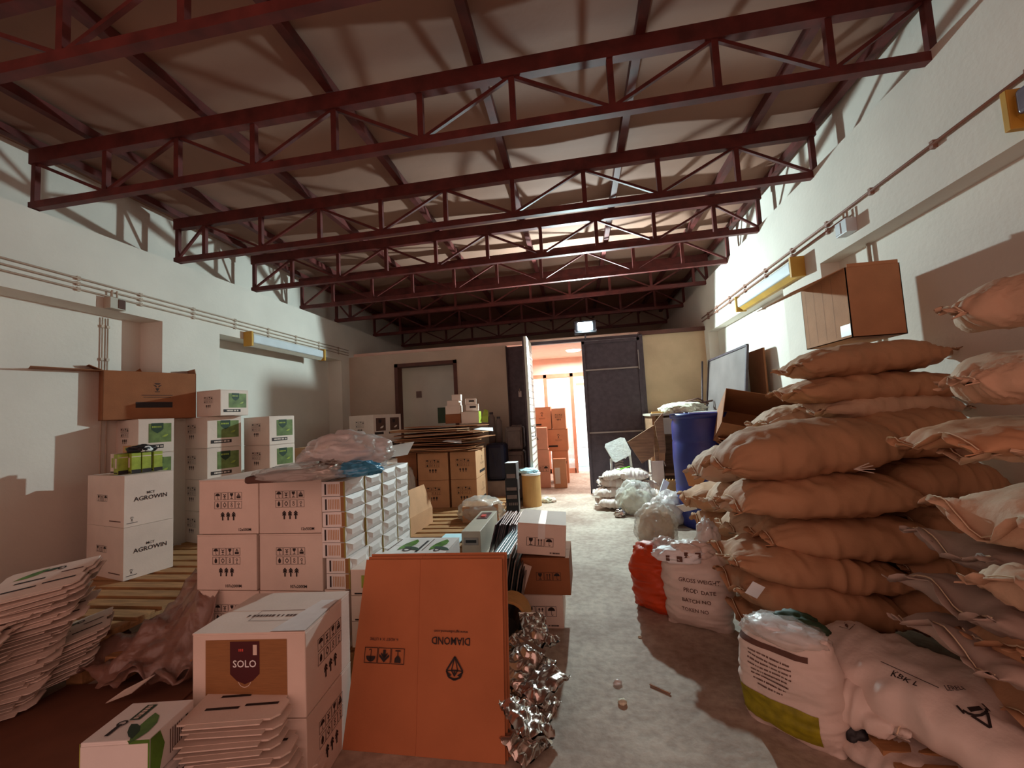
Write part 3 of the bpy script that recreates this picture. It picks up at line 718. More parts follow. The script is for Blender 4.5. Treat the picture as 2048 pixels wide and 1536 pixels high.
# big sign printed white cartons
P0 = pt(397, 960, Y=2.10); P1 = pt(517, 958, Y=2.10); ztop = P0.z
rowh = (ztop-ZP)/3
W0 = P1.x-P0.x
ytgt = 2.10
cfr = lambda F: prints8(F, 1.05, .5, .6, '12x500M')
cfr2 = lambda F: prints8(F, 1.05, .5, .6, '107x2000M', cpos=(.62, .08))
rn = ['lowest', 'middle', 'top']
for j, (xo, side) in enumerate([(0, 'left'), (W0, 'right')]):
    for i in range(3):
        dx = -.012 if (j == 0 and i == 1) else 0
        c_ = (P0.x+xo+W0/2+dx, ytgt+.24, ZP+i*rowh)
        carton('%s sign printed carton of the %s hand column, in front of the small white packs' % (rn[i], side), c_, W0-.006, .48, rowh-.003, 0, front=cfr if i == 2 else cfr2, seam='x', body='white_card', group='big sign printed cartons')
for j, (xo, side) in enumerate([(0, 'left'), (W0, 'right')]):
    carton('sign printed carton behind the %s hand column, only its top seen' % side, (P0.x+xo+W0/2, ytgt+.24+.49, ZP), W0-.006, .48, 3*rowh-.012, 0, seam='x')

# small white packs with folded ends: 7 rows, 4 columns deep
X0 = P0.x+2*W0+.006; X1 = pt(686, 962, Y=2.10).x
X2 = pt(815, 937, X=X1).y
dY = (X2-2.10)/4
rows = 7; rh = (pt(620, 964, Y=2.10).z - pt(620, 1178, Y=2.10).z)/rows
def pack_proto():
    t = thing('wrapped_pack', None, 'pack'); w_, d_, h_ = X1-X0+.02, dY-.004, rh-.003
    m = MB('white_gloss'); m.box(-w_/2, w_/2-.006, -d_/2, d_/2, 0, h_)
    F = Face(m, (-w_/2, -d_/2, 0), (1, 0, 0), (0, 0, 1), w_, h_)
    F.rect(.13, .2, .12, .86, 'ink'); 
    for k in range(7): F.rect(.27+.07*k, .27+.07*k+.035, .16, .84, 'card_in')
    F.rect(.78, .97, .02, .98, 'gold_card', .0009)
    G = Face(m, (-w_/2, -d_/2, h_), (1, 0, 0), (0, 1, 0), w_, d_); G.rect(.1, .16, .1, .9, 'ink'); G.rect(.3, .5, .2, .8, 'card_in'); G.rect(.6, .62, .1, .9, 'ink_soft')
    m.build('body', t)
    # folded end: shallow envelope fold
    q = MB('white_gloss'); x = w_/2-.006; o_ = .010
    cy = d_*.22; cz = h_*.18
    v = [(x, -d_/2, 0), (x, d_/2, 0), (x, d_/2, h_), (x, -d_/2, h_), (x+o_, -cy, h_/2-cz), (x+o_, cy, h_/2-cz), (x+o_, cy, h_/2+cz), (x+o_, -cy, h_/2+cz)]
    v += [(x+.001, -cy*1.6, h_*.5), (x+.001, cy*1.6, h_*.5)]
    q.add(v, [(0, 1, 5, 4), (2, 3, 7, 6), (4, 5, 6, 7), (1, 9, 5), (9, 2, 6), (9, 6, 5), (3, 8, 7), (8, 0, 4), (8, 4, 7)])
    q.build('folded_end', t)
    MB('gold_edge').box(w_/2-.012, w_/2-.004, -d_/2-.001, -d_/2+.003, 0, h_).build('gold_edge', t); MB('gold_edge').box(w_/2-.012, w_/2-.004, d_/2-.003, d_/2+.001, 0, h_).build('gold_edge', t)
    return t
def copy_tree(o, parent=None):
    c_ = o.copy(); COL.objects.link(c_); c_.parent = parent
    for ch in list(o.children): copy_tree(ch, c_)
    return c_
random.seed(4)
zp0 = pt(620, 1178, Y=2.10).z
pp = pack_proto(); first = True
cn = ['nearest', 'second', 'third', 'farthest']; on = ['lowest', 'second lowest', 'third lowest', 'middle', 'third highest', 'second highest', 'top']
for k in range(4):
    for i in range(rows):
        t = pp if first else copy_tree(pp); first = False
        if k == 0 and i < 2: jx = .022
        else: jx = random.uniform(-.004, .006)
        t.location = ((X0+X1)/2+jx, 2.10+dY*(k+.5), zp0+i*rh); t.rotation_euler = (0, 0, random.uniform(-.012, .012))
        tag(t, 'small white pack with folded end, %s row, %s column from the camera' % (on[i], cn[k]), 'pack', 'small white packs stacked beside the sign printed cartons')
carton('low white carton under the small white packs', ((X0+X1)/2, 2.10+2*dY, ZP), X1-X0, 4*dY, zp0-ZP-.003, 0)
# paler packs lower to the right, seen between the wide flat carton and the small packs
for i in range(3):
    pack('white pack in the gap left of the wide flat brown carton, %s one' % ['lowest', 'middle', 'upper'][i], X1+.13, 2.2, .16+i*.13, .2, .2, .125, 0, 'white_card', 'ink')
def leafy_top(F, s=0):
    F.rect(.08, .16, .1, .8, 'ink', .0012); F.rect(.24, .27, .2, .9, 'ink_soft', .0012)
    F.sym('leaf', .55, .55, .6*F.H, 'leaf_green', rot=.9, lift=.0016); F.sym('leaf', .75, .3, .4*F.H, 'green_dark', rot=2.2, lift=.002)
    for pl in ring(.68, .25, .06, .1): F.poly(pl, 'ink', .0026)
for i, (a, b_) in enumerate([(735, 830), (812, 886)]):
    A = pt(a, 1112, Y=2.45); B = pt(b_, 1112, Y=2.45); zt = A.z
    carton(['white leaf printed carton lying behind the wide flat brown carton, left one', 'white leaf printed carton lying behind the wide flat brown carton, right one'][i], ((A.x+B.x)/2, 2.65, ZP if i < 9 else 0), (B.x-A.x)*.95, .34, zt-ZP, 0, top=leafy_top, body='white_gloss')
t = thing('blue_sheet', 'flat pale blue plastic sheet lying on the pallet left of the grey steel case', 'sheet', pt(905, 1080, Z=ZP+.02))
q = MB('street_blue').box(-.13, .09, -.18, .2, -.005, .005); q.build('sheet', t); MB('ink_soft').box(-.13, .09, -.19, -.18, -.02, .005).build('edge_strip', t)

# things lying on top of the sign printed cartons
ztp = ztop+.006
p = pt(625, 945, Z=ztp+.03)
t = thing('plastic_wrapped_bundle', 'dark flat bundle in shiny clear and blue plastic on top of the sign printed cartons', 'bundle', (p.x-.05, p.y+.02, ztp), .12)
MB('ink_soft').box(-.24, .1, -.12, .14, 0, .035).build('contents', t, bevel=.012)
blob('plastic_cover', .26, .17, .05, 21, .22, 'clear_film', t, freq=7, loc=(0, 0, 0)); blob('silver_fold', .1, .1, .045, 8, .45, 'foil', t, freq=8, loc=(.11, 0, .01)); blob('blue_fold', .12, .1, .045, 9, .45, 'blue_glove', t, freq=8, loc=(.26, .02, .0))
p = pt(672, 928, Z=ztp+.05)
t = thing('plastic_bag', 'crumpled translucent white plastic bag on top of the small white packs', 'bag', (p.x-.02, p.y+.15, ztp), .1)
blob('bag_film', .25, .19, .13, 31, .45, 'milky_film', t, freq=5, sub=5); blob('inner_paper', .2, .14, .09, 33, .4, 'pure_white', t, freq=5)
p = pt(757, 905, Z=ztp+.04)
t = thing('paper_tray', 'small white open carton with red print behind the plastic bag', 'box', (p.x, p.y+.1, ztp), -.3)
q = MB('pure_white'); q.add([(-.16, -.1, 0), (.12, -.1, 0), (.18, -.14, .09), (-.16, -.14, .07)], [(0, 1, 2, 3)]).add([(-.16, -.1, 0), (.12, -.1, 0), (.12, .12, 0), (-.16, .12, 0)], [(0, 1, 2, 3)]).add([(.12, -.1, 0), (.12, .12, 0), (.19, .12, .1), (.18, -.14, .09)], [(0, 1, 2, 3)])
q.build('tray', t); MB('red_bit').add([(.04, -.124, .05), (.1, -.124, .05), (.1, -.13, .065), (.04, -.13, .065)], [(0, 1, 2, 3)]).build('red_print', t, loc=(0, -.004, 0))
for i in range(5):
    a = pt(700+i*15, 948-i*4, Z=ztp+.004)
    t = tag(MB('pure_white').box(-.05, .05, -.035, .035, 0, .002).build('paper_slip', loc=(a.x, a.y, ztp+.002+i*.0025), rot=(0, 0, .3+i*.5)), 'white paper slip on the small white packs, %s from the camera' % ['nearest', 'second', 'third', 'fourth', 'farthest'][i], 'paper')

# ================================================================== SOLO CARTONS, front left
A = pt(610, 1263, Z=.58); B = pt(698, 1182, Z=.58); yawS = math.atan2(B.y-A.y, B.x-A.x)-PI/2
u_ = Vector((math.cos(yawS), math.sin(yawS), 0)); v_ = Vector((-math.sin(yawS), math.cos(yawS), 0))
Ws = solve(lambda t_: proj(A-u_*t_)[0]-385, 0, 2); Ds = (B-A).length
def solo_front(F):
    F.rect(.12, .84, .05, .92, 'gold_card', .001)
    F.rect(.34, .60, .52, .90, 'maroon', .002); F.poly([(.34, .52), (.60, .52), (.54, .44), (.47, .40), (.40, .44)], 'maroon', .002)
    F.text('SOLO', .47, .64, .085*F.H, 'pure_white', lift=.003); F.text('~3', .44, .8, .03*F.H, 'red_bit', lift=.003)
    F.rect(.545, .58, .74, .86, 'white_card', .003)
    for pl in ring(0, 0, .055, .06, 200, 340, 8): F.poly([(.47+x, .46+y*1.6) for x, y in pl], 'white_card', .003)
    F.poly([(.38+x*.035, .18+y*.07) for x, y in circ(0, 0, 1, 0, 360, 16)], 'white_card', .003)
    F.rect(.05, .78, .02, .045, 'ink', .002)
def solo_top(F):
    F.frame(.35, .85, .25, .5, .002, 'ink_soft'); F.text('~17', .6, .37, .045*F.H, 'ink_soft')
ss = lambda F: prints8(F, 1.15, .5, .58, None)
cS = A-u_*(Ws/2)+v_*(Ds/2)
carton('lower white carton under the maroon shield carton at the front left', (cS.x, cS.y, 0), Ws, Ds, .288, yawS, right=ss, body='white_card')
t = carton('white carton with maroon shield label, its tape torn white on top, at the front left', (cS.x, cS.y, .29), Ws, Ds, .29, yawS, front=solo_front, right=ss, top=solo_top, body='white_card', gap=.006)
q = MB('tape_white'); q.add([(Ws/2-.13, -Ds/2+.0, .294), (Ws/2+.0, -Ds/2+.0, .294), (Ws/2+.0, Ds/2-.1, .297), (Ws/2-.07, Ds/2-.1, .296)], [(0, 1, 2, 3)])
tag(q.build('torn_tape', t), 'shiny white torn tape strip')

# printed flat packs and packs at the very front left
def leaf_print(F, ring_=True):
    F.sym('leaf', .28, .32, .62*F.H, 'leaf_green', rot=-.2, lift=.0016); F.sym('leaf', .2, .42, .4*F.H, 'green_dark', rot=.3, lift=.002)
    F.rect(.5, .9, .52, .68, 'green_dark', .0016); F.text('~8', .7, .6, .07*F.H, 'white_card', lift=.0024)
    for pl in ring(.42, .72, .045, .075): F.poly([(x, y*1.0) for x, y in pl], 'ink', .0026)
    F.rect(.12, .4, .7, .76, 'ink', .0022)
def long_pack(label, loc, W, D, H, yaw, rot=None, left_green=True):
    t = thing('long_printed_carton', label, 'box', loc, yaw, rot=rot)
    m = MB('white_gloss'); m.box(-W/2, W/2, -D/2, D/2, 0, H)
    F = Face(m, (W/2, -D/2, H), (0, 1, 0), (-1, 0, 0), D, W); leaf_print(F)
    F = Face(m, (W/2, -D/2, 0), (0, 1, 0), (0, 0, 1), D, H)
    F.poly([(0, 0), (.18, 0), (.3, .6), (.2, 1), (0, 1)], 'leaf_green', .0016); F.rect(.78, .84, .15, .8, 'green_dark', .0016)
    for k in range(6): F.rect(.42+k*.05, .44+k*.05, .2, .8, 'ink_soft', .0014)
    F = Face(m, (-W/2, -D/2, 0), (1, 0, 0), (0, 0, 1), W, H)
    F.poly([(.75, 0), (1, 0), (1, 1), (.68, 1), (.82, .6)], 'leaf_green', .0016); F.rect(0, .01, 0, 1, 'lime', .0016)
    m.build('body', t, bevel=.003)
    MB('white_gloss').box(-W/2+.004, W/2-.004, -D/2-.003, -D/2, .01, H-.01).build('end_flap', t)
    return t
# corner of top long pack: near-right (right end of front face) etc.
zt = .40
A = pt(315, 1452, Z=zt); Bk = pt(387, 1388, Z=zt); Lf = pt(160, 1488, Z=zt)
yl = math.atan2(Bk.y-A.y, Bk.x-A.x)-PI/2; ul = Vector((math.cos(yl), math.sin(yl), 0)); vl = Vector((-math.sin(yl), math.cos(yl), 0))
A = pt(300, 1478, Z=zt); Dl = solve(lambda t_: proj(A+vl*t_)[0]-388, 0, 2); Wl = solve(lambda t_: proj(A-ul*t_)[0]-160, 0, 1)
cl_ = A-ul*(Wl/2)+vl*(Dl/2)
long_pack('long white carton with green leaf print, uppermost at the bottom left', (cl_.x, cl_.y, zt-.12), Wl, Dl, .12, yl)
long_pack('long white leaf printed carton directly under the uppermost one at bottom left', (cl_.x+.01, cl_.y+.01, zt-.243), Wl, Dl, .12, yl+.03)
long_pack('long white carton standing on the floor at the foot of the bottom left pile', (cl_.x+.01, cl_.y-.01, .0), Wl, Dl, zt-.246, yl)
A = pt(420, 1510, Z=.27)
long_pack('short white lettered carton right of the leaf printed pile at the bottom edge', (A.x-.02, A.y+.0, .13), .17, .30, .12, yl-.1)
long_pack('white carton under the short lettered carton at the bottom edge', (A.x-.02, A.y+.0, .0), .17, .30, .128, yl-.1)

# flat folded printed cartons
def flat_proto(W, D, th=.006):
    t = thing('flat_printed_carton', None, 'box')
    m = MB('white_card')
    poly = [(-W/2, -D/2), (W/2-.03, -D/2), (W/2, -D/2+.03), (W/2, -.05), (W/2-.025, -.03), (W/2-.025, .03), (W/2, .05), (W/2, D/2), (-W/2+.02, D/2), (-W/2, D/2-.03)]
    m.prism(poly, 0, th)
    F = Face(m, (-W/2, -D/2, th), (1, 0, 0), (0, 1, 0), W, D)
    F.sym('leaf', .3, .8, .34*F.W, 'leaf_green', rot=.1); F.sym('leaf', .5, .84, .2*F.W, 'green_dark', rot=-.2, lift=.002)
    for pl in ring(0, 0, .035, .06): F.poly([(.62+x*.8, .8+y) for x, y in pl], 'ink', .003)
    F.rect(.2, .52, .5, .55, 'ink'); F.rect(.55, .9, .28, .33, 'ink'); F.rect(.15, .5, .24, .29, 'ink'); F.rect(.66, .9, .6, .64, 'ink_soft')
    m.build('sheet', t)
    q = MB('white_card').box(-W/2+.04, W/2-.06, -D/2-.03, -D/2+.01, th*.2, th*.8); q.build('glue_flap', t)
    return t
random.seed(11)
fp = flat_proto(.42, .34)
cnt = [0]; fp_used = [False]
def flat_at(x, y, z, rx, ry, rz, label, group):
    t = fp if not fp_used[0] else copy_tree(fp); fp_used[0] = True
    t.location = (x, y, z); t.rotation_euler = (rx, ry, rz); tag(t, label, 'box', group); return t
# leaning heap of flat cartons at the left edge: two slumped bundles
ords = ['topmost', 'second', 'third', 'fourth', 'fifth', 'sixth', 'seventh', 'eighth', 'ninth', 'tenth', 'eleventh', 'twelfth', 'thirteenth', 'fourteenth', 'fifteenth', 'sixteenth', 'seventeenth', 'eighteenth', 'nineteenth', 'twentieth', 'twenty-first', 'twenty-second', 'twenty-third', 'twenty-fourth', 'twenty-fifth', 'twenty-sixth', 'twenty-seventh', 'twenty-eighth']
top = pt(100, 1150, Z=.60)
for i in range(28):
    f = i/27; b_ = (i > 9)+(i > 19)
    o = flat_at(top.x+.03*math.sin(i*.9)-.10*f+random.uniform(-.03, .03), top.y-.03-.10*f+random.uniform(-.03, .03), max(.03, .585-.0195*i), .20+.05*math.sin(i*.5), -.13+.03*b_+random.uniform(-.03, .03), .62+random.uniform(-.14, .14)+.18*(b_ == 1),
            '%s flat white carton from the top of the right bundle in the left heap' % ords[i], 'flat cartons heaped at the left edge')
    o.scale = (.86, .86, 1)
for i in range(20):
    p = pt(10, 1240, Z=.44)
    o = flat_at(p.x-.02+.03*math.sin(i)+random.uniform(-.02, .02)-.004*i, p.y-.14-.004*i, max(.03, .43-.02*i), .15, -.08+random.uniform(-.04, .04), .5+random.uniform(-.14, .14),
            '%s flat white carton from the top of the left bundle in the left heap' % ords[i], 'flat cartons heaped at the left edge')
    o.scale = (.8, .8, 1)
for i in range(9):
    p = pt(140, 1275, Z=.25)
    o = flat_at(p.x+random.uniform(-.02, .02)-.01*i, p.y-.004*i, max(.04, .27-.025*i), .06, -.22+random.uniform(-.05, .05), .75+random.uniform(-.12, .12),
            '%s flat white carton in the low part sliding from the left heap' % ords[i], 'flat cartons heaped at the left edge')
    o.scale = (.8, .8, 1)
# flat cartons in front of the maroon shield carton
p = pt(462, 1418, Z=.36)
for i in range(12):
    o = flat_at(p.x+.03+random.uniform(-.01, .01)+.006*i*(i > 3), p.y+.045+random.uniform(-.01, .01), .365-.029*i, .02*math.sin(i), .02, yl+.05+random.uniform(-.04, .04), '%s flat carton from the top of the bundle in front of the maroon shield carton' % ords[i], 'flat cartons in front of the maroon shield carton')
    o.scale = (.74, .72, 1)

# brown plastic sheet and big flat brown carton on the floor
def drape(name, label, cat, pts_, matn, amp, seed, nu=26, nv=16, th=.004, parts=None):
    """creased sheet spanned by four corners, lifted by noise; has thickness"""
    a, b, c_, d_ = [Vector(q) for q in pts_]
    m = MB(matn)
    for j in range(nv+1):
        for i in range(nu+1):
            s, t_ = i/nu, j/nv
            p_ = (a*(1-s)+b*s)*(1-t_)+(d_*(1-s)+c_*s)*t_
            q = p_*6+Vector((seed, 0, seed*2)); h_ = abs(noise.noise(q))*1.6+.5*abs(noise.noise(q*2.7))
            m.v.append((p_.x+.02*noise.noise(q*1.3), p_.y+.02*noise.noise(q*1.1+Vector((9, 0, 0))), p_.z+amp*h_))
    for j in range(nv):
        for i in range(nu):
            k = j*(nu+1)+i; m.f.append([k, k+1, k+nu+2, k+nu+1]); m.mi.append(0)
    t = thing(name, label, cat); o = m.build('sheet', t, smooth=True)
    if th:
        s = o.modifiers.new('thick', 'SOLIDIFY'); s.thickness = th
    return t
drape('plastic_sheet', 'big brownish plastic sheet slumped from the pallet towards the camera', 'plastic', [pt(190, 1385, Z=.03), pt(385, 1375, Z=.03), pt(440, 1190, Z=.42), pt(392, 1160, Z=.42)], 'brown_film', .10, 3, th=.003)
drape('plastic_sheet', 'crumpled brown plastic heap on the floor left of the shield carton', 'plastic', [pt(150, 1380, Z=.03), pt(380, 1390, Z=.03), pt(390, 1270, Z=.1), pt(215, 1300, Z=.1)], 'brown_film', .12, 7, th=.003)
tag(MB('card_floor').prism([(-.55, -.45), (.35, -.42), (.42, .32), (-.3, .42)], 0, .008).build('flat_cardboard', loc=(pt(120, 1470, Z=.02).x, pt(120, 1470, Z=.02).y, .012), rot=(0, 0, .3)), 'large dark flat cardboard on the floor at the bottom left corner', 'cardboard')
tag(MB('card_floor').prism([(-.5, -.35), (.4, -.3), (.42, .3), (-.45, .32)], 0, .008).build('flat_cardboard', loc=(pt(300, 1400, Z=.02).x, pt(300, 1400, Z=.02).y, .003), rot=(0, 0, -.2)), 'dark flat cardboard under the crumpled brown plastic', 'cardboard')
p = pt(255, 1385, Z=.07)
tag(MB('white_card').add([(-.1, -.02, -.04), (.06, -.03, .02), (.1, .05, .06), (-.04, .02, .0), (-.1, -.02, -.043), (.06, -.03, .017), (.1, .05, .057), (-.04, .02, -.003)], [(0, 1, 2, 3), (7, 6, 5, 4)]).build('torn_card', loc=p), 'torn pale card scrap lying on the brown plastic', 'paper')
p = pt(230, 1275, Z=.1)
t = thing('dark_rag', 'dark crumpled rag beside the left heap on the pallet end', 'rag', (p.x, p.y, .03)); blob('cloth', .09, .07, .08, 12, .3, 'dark_wood', t); blob('fold', .05, .04, .05, 13, .3, 'dark_wood', t, loc=(.06, 0, .02))

# ================================================================== WIDE FLAT BROWN CARTON (DIAMOND)
def board(label, BL, BR, TL, TR, off, prints):
    BL, BR, TL, TR = map(Vector, (BL, BR, TL, TR)); t = thing('flat_brown_carton', label, 'box', (BL+BR)/2+off)
    o0 = (BL+BR)/2; n = (BR-BL).cross(TL-BL).normalized()
    m = MB('card_orange')
    th = .006; mb_, mt = BL*.535+BR*.465, TL*.59+TR*.41
    for a, b, c_, d_ in ((BL, mb_, mt, TL), (mb_, BR, TR, mt)):
        e = .0015 if a is BL else -.0015
        q = [a, b, c_, d_]; cen = sum(q, Vector())/4
        q = [p+(cen-p)*.003 for p in q]
        m.add([p-o0 for p in q]+[p-o0-n*th for p in q], [(0, 1, 2, 3), (7, 6, 5, 4), (0, 4, 5, 1), (1, 5, 6, 2), (2, 6, 7, 3), (3, 7, 4, 0)])
    if prints:
        u = (BR-BL); W = u.length; v = (TL-BL)-u.normalized()*((TL-BL).dot(u.normalized())); H = v.length
        F = Face(m, BL-o0, u, v, W, H); R_ = PI; F.o = F.o+F.n*.004
        cx = .30
        F.text('DIAMOND', .66, .565, .04*H, 'ink', width=.245*W, rot=R_); F.text('www.agrodiamond.com', .66, .615, .018*H, 'ink', rot=R_, width=.22*W)
        F.sym('diamond', .69, .43, .115*H, 'ink')
        F.text('6 ADET X 4 LITRE', .22, .56, .015*H, 'ink_soft', rot=R_, width=.19*W)
        for i, k in enumerate(('umbrella', 'boldarrow', 'glass')): F.sym(k, .14+i*.09, .475, .087*W, 'ink', rot=R_ if k != 'boldarrow' else 0)
    m.build('board', t)
    q = MB('card_orange'); mbx = mb_+n*.001; mtx = mt+n*.001
    q.bar(mb_.lerp(mt, .02)-o0, mb_.lerp(mt, .98)-o0, .004, .003, up=n); q.build('crease', t)
    return t
BL, BR = pt(684, 1500, Z=0), pt(1011, 1530, Z=0)
TL, TR = pt(733, 1119, Y=BL.y+.17), pt(1004, 1117, Y=BR.y+.17)
board('big flat brown carton with upside down lettering leaning in front, foremost sheet', BL, BR, TL, TR, Vector((0, 0, 0)), True)
for i, l in enumerate(['second flat brown carton directly behind the lettered one', 'third flat brown carton behind the lettered one']):
    dv = Vector((.006*(i+1), .014*(i+1), .0)); up = Vector((0, 0, .008*(i+1)))
    board(l, BL+dv, BR+dv*1.3, TL+dv+up, TR+dv*1.3+up, Vector((0, 0, 0)), False)

# ================================================================== SACKS
def sack_mesh(L, W, T, seed, flat=.35, gather=(.25, .25), sag=.0, wr=.028, ear=.05, nu=64, nv=56, ptop=1.0):
    """filled sack along x: pinched sewn ends, radial creases near them, lumps; base about z=0"""
    vs = []; fs = []
    sd = Vector((seed*1.37, seed*2.11, seed*.73))
    for i in range(nu+1):
        s = -1+2*i/nu; a = abs(s); g = gather[0] if s < 0 else gather[1]
        e = max(0, (a-.5)/.5); e2 = e*e*(3-2*e)
        hz = max(0, 1-a**3.2)**.62
        wd = W/2*(1-.10*a**2 - g*e2)
        hh = T/2*hz + .006
        for j in range(nv):
            ph = 2*PI*j/nv; c, n_ = math.cos(ph), math.sin(ph)
            y = wd*math.copysign(abs(c)**.72, c); z = hh*math.copysign(abs(n_)**.85, n_)
            if z < 0: z *= (1-flat)
            q = Vector((s*L*2.5, y*6, z*3))+sd
            lump = noise.noise(q*.8)*.014
            cr = (abs(noise.noise(Vector((s*1.5+seed, y*26*(1+e), 0))))*-2+.5)*wr*e2*(.25+hz)
            r2 = (abs(noise.noise(Vector((s*6, y*9, z*6))+sd))*-2+.45)*wr*.45
            fold = (.25-abs(noise.noise(Vector((s*2.2+y*5, y*2-s*1.5, seed*1.9))))*2)*.012 + (.2-abs(noise.noise(Vector((s*4-y*7, y*4, seed*.7+z*5))))*2)*.007
            k = (lump + r2 + fold)*(.3+.7*hz)+cr*.9
            nrm = Vector((0, c, n_)) if hz > .2 else Vector((0, 0, 1))
            x = s*L/2 + .012*noise.noise(Vector((y*8, seed, s)))*e
            p = Vector((x, y, z)) + nrm*k
            if a > .9: p.z += ear*.5*math.sin(y*22+seed)*((a-.9)/.1)
            p.z += T/2*(1-flat) - sag*a*a
            vs.append(tuple(p))
    for i in range(nu):
        for j in range(nv): fs.append((i*nv+j, (i+1)*nv+j, (i+1)*nv+(j+1) % nv, i*nv+(j+1) % nv))
    fs.append(tuple(range(nv))); fs.append(tuple(range(nu*nv, nu*nv+nv))[::-1])
    # sewn hem strips beyond the ends
    hem = []
    for sgn in (0, nu):
        row = [Vector(vs[sgn*nv+j]) for j in range(0, nv//2+1)]; s = 1 if sgn else -1
        hem.append((row, s))
    return vs, fs, hem
def sack(name, label, c, L, W, T, rot, seed, matn='kraft', group='brown paper sacks piled by the right wall', cat='sack', prints=None, hemw=.035, **k):
    vs, fs, hem = sack_mesh(L, W, T, seed, **k)
    t = thing(name, label, cat, c, 0, group, rot)
    m = MB(matn); m.add(vs, fs)
    body = m.build('sack_body', t, smooth=True)
    for row, s in hem:
        q = MB(matn); n = len(row); v = []
        for j, p in enumerate(row):
            w_ = hemw*(1+.4*math.sin(j*1.3+seed)); dz = .012*math.sin(j*.9+seed*2)
            v += [tuple(p), tuple(p+Vector((s*w_, 0, dz))), tuple(p+Vector((s*w_, 0, dz-.004))), tuple(p-Vector((0, 0, .004)))]
        f = []
        for j in range(n-1):
            for a in range(4): f.append((j*4+a, j*4+(a+1) % 4, (j+1)*4+(a+1) % 4, (j+1)*4+a))
        q.add(v, f); q.build('sewn_hem', t, smooth=True)
        st = MB('string').tube([p+Vector((s*hemw*.35, 0, .006)) for p in row], .0022, n=4); st.build('stitching', t)
    if prints: prints(t)
    return t
def sack_px(label, l, r, Y, W, T, seed, yaw=0, roll=0, dz=None, z=None, **k):
    """long axis between two picture points, both taken at the depth Y"""
    A = pt(l[0], l[1], Y=Y); B = pt(r[0], r[1], Y=Y+k.pop('dY', 0)); d = B-A
    c = (A+B)/2; tilt = -math.atan2(d.z, d.to_2d().length); yw_ = math.atan2(d.y, d.x)+yaw
    c.z -= T*.33
    return sack(k.pop('name', 'paper_sack'), label, c, d.length, W, T, (roll, tilt, yw_), seed, **k)
# front row of the big pile
sack_px('top front sack of the big pile, its pale creased end towards the barrel', (1440, 925), (1770, 885), 2.52, .52, .34, 1, gather=(.28, .1), dY=.05)
sack_px('front sack directly under the top one, second layer of the big pile', (1462, 1000), (1800, 985), 2.50, .52, .27, 2, gather=(.25, .1))
sack_px('bulging front sack with a worn patch, third layer of the big pile', (1525, 1070), (1855, 1075), 2.48, .50, .25, 3, gather=(.3, .15))
sack_px('front sack of the fourth layer with a pale open end behind the lettered white sack', (1450, 1110), (1780, 1150), 2.46, .5, .23, 4, gather=(.2, .2))
sack_px('front sack of the fifth layer with a white label patch at its end', (1460, 1165), (1765, 1215), 2.44, .5, .25, 5, gather=(.2, .05))
sack_px('flattened dark sack at the very bottom of the big pile', (1478, 1225), (1700, 1262), 2.46, .46, .13, 6, gather=(.1, .1))
# second sacks of each layer, against the wall
sack_px('top sack of the pile against the wall, right of the top front sack', (1690, 885), (1925, 865), 2.62, .5, .32, 7, gather=(.1, .25))
sack_px('wall side sack of the second layer in the big pile', (1750, 965), (1960, 960), 2.58, .5, .26, 8, gather=(.1, .2))
sack_px('wall side sack of the third layer in the big pile', (1800, 1040), (1985, 1050), 2.55, .5, .24, 9, gather=(.1, .2))
sack_px('wall side sack of the fourth layer in the big pile', (1770, 1120), (1975, 1135), 2.52, .5, .24, 10)
sack_px('wall side sack at the bottom of the big pile', (1740, 1200), (1960, 1225), 2.50, .5, .26, 11)
# second row, deeper
R2 = [((1392, 940), (1650, 905), .26, 'pale ended sack whose pointed tip sticks out furthest towards the blue barrel'), ((1425, 1000), (1660, 985), .22, 'sack in the row behind, its frayed end under the pointed tip'), ((1455, 1050), (1680, 1050), .22, 'sack in the row behind with torn crumpled end, third layer'),
      ((1460, 1105), (1690, 1110), .2, 'sack in the row behind, fourth layer, mostly hidden'), ((1470, 1150), (1700, 1160), .22, 'sack in the row behind at the bottom, mostly hidden')]
for i, (a, b, T_, l) in enumerate(R2): sack_px(l, a, b, 3.08, .5, T_+.03, 20+i, gather=(.3, .1), matn='kraft_light', wr=.03)
R3 = [((1376, 1000), (1600, 985), .2, 'upper sack of the far row with fringed end beside the barrel'), ((1400, 1045), (1610, 1040), .2, 'middle sack of the far row with fringed end beside the barrel'), ((1408, 1085), (1620, 1085), .2, 'lower sack of the far row with fringed end near the clear plastic bags')]
for i, (a, b, T_, l) in enumerate(R3): sack_px(l, a, b, 3.72, .55, T_+.06, 30+i, gather=(.3, .1), matn='kraft', wr=.034, ear=.09)
sack_px('pale sack lying behind the top front sack, only its upper side seen', (1520, 850), (1740, 838), 3.1, .5, .26, 41, matn='kraft_light')
# stack under the big carton
sack_px('topmost sack under the big open carton on the right', (1580, 742), (1868, 712), 2.80, .46, .23, 42, gather=(.2, .3), wr=.03)
sack_px('second sack under the big carton with deeply creased end towards the socket', (1572, 790), (1912, 775), 2.79, .46, .20, 43, gather=(.15, .3), wr=.034)
sack_px('third sack under the big carton, with pale end', (1622, 822), (1890, 812), 2.78, .46, .20, 44, gather=(.2, .3), matn='kraft_light')
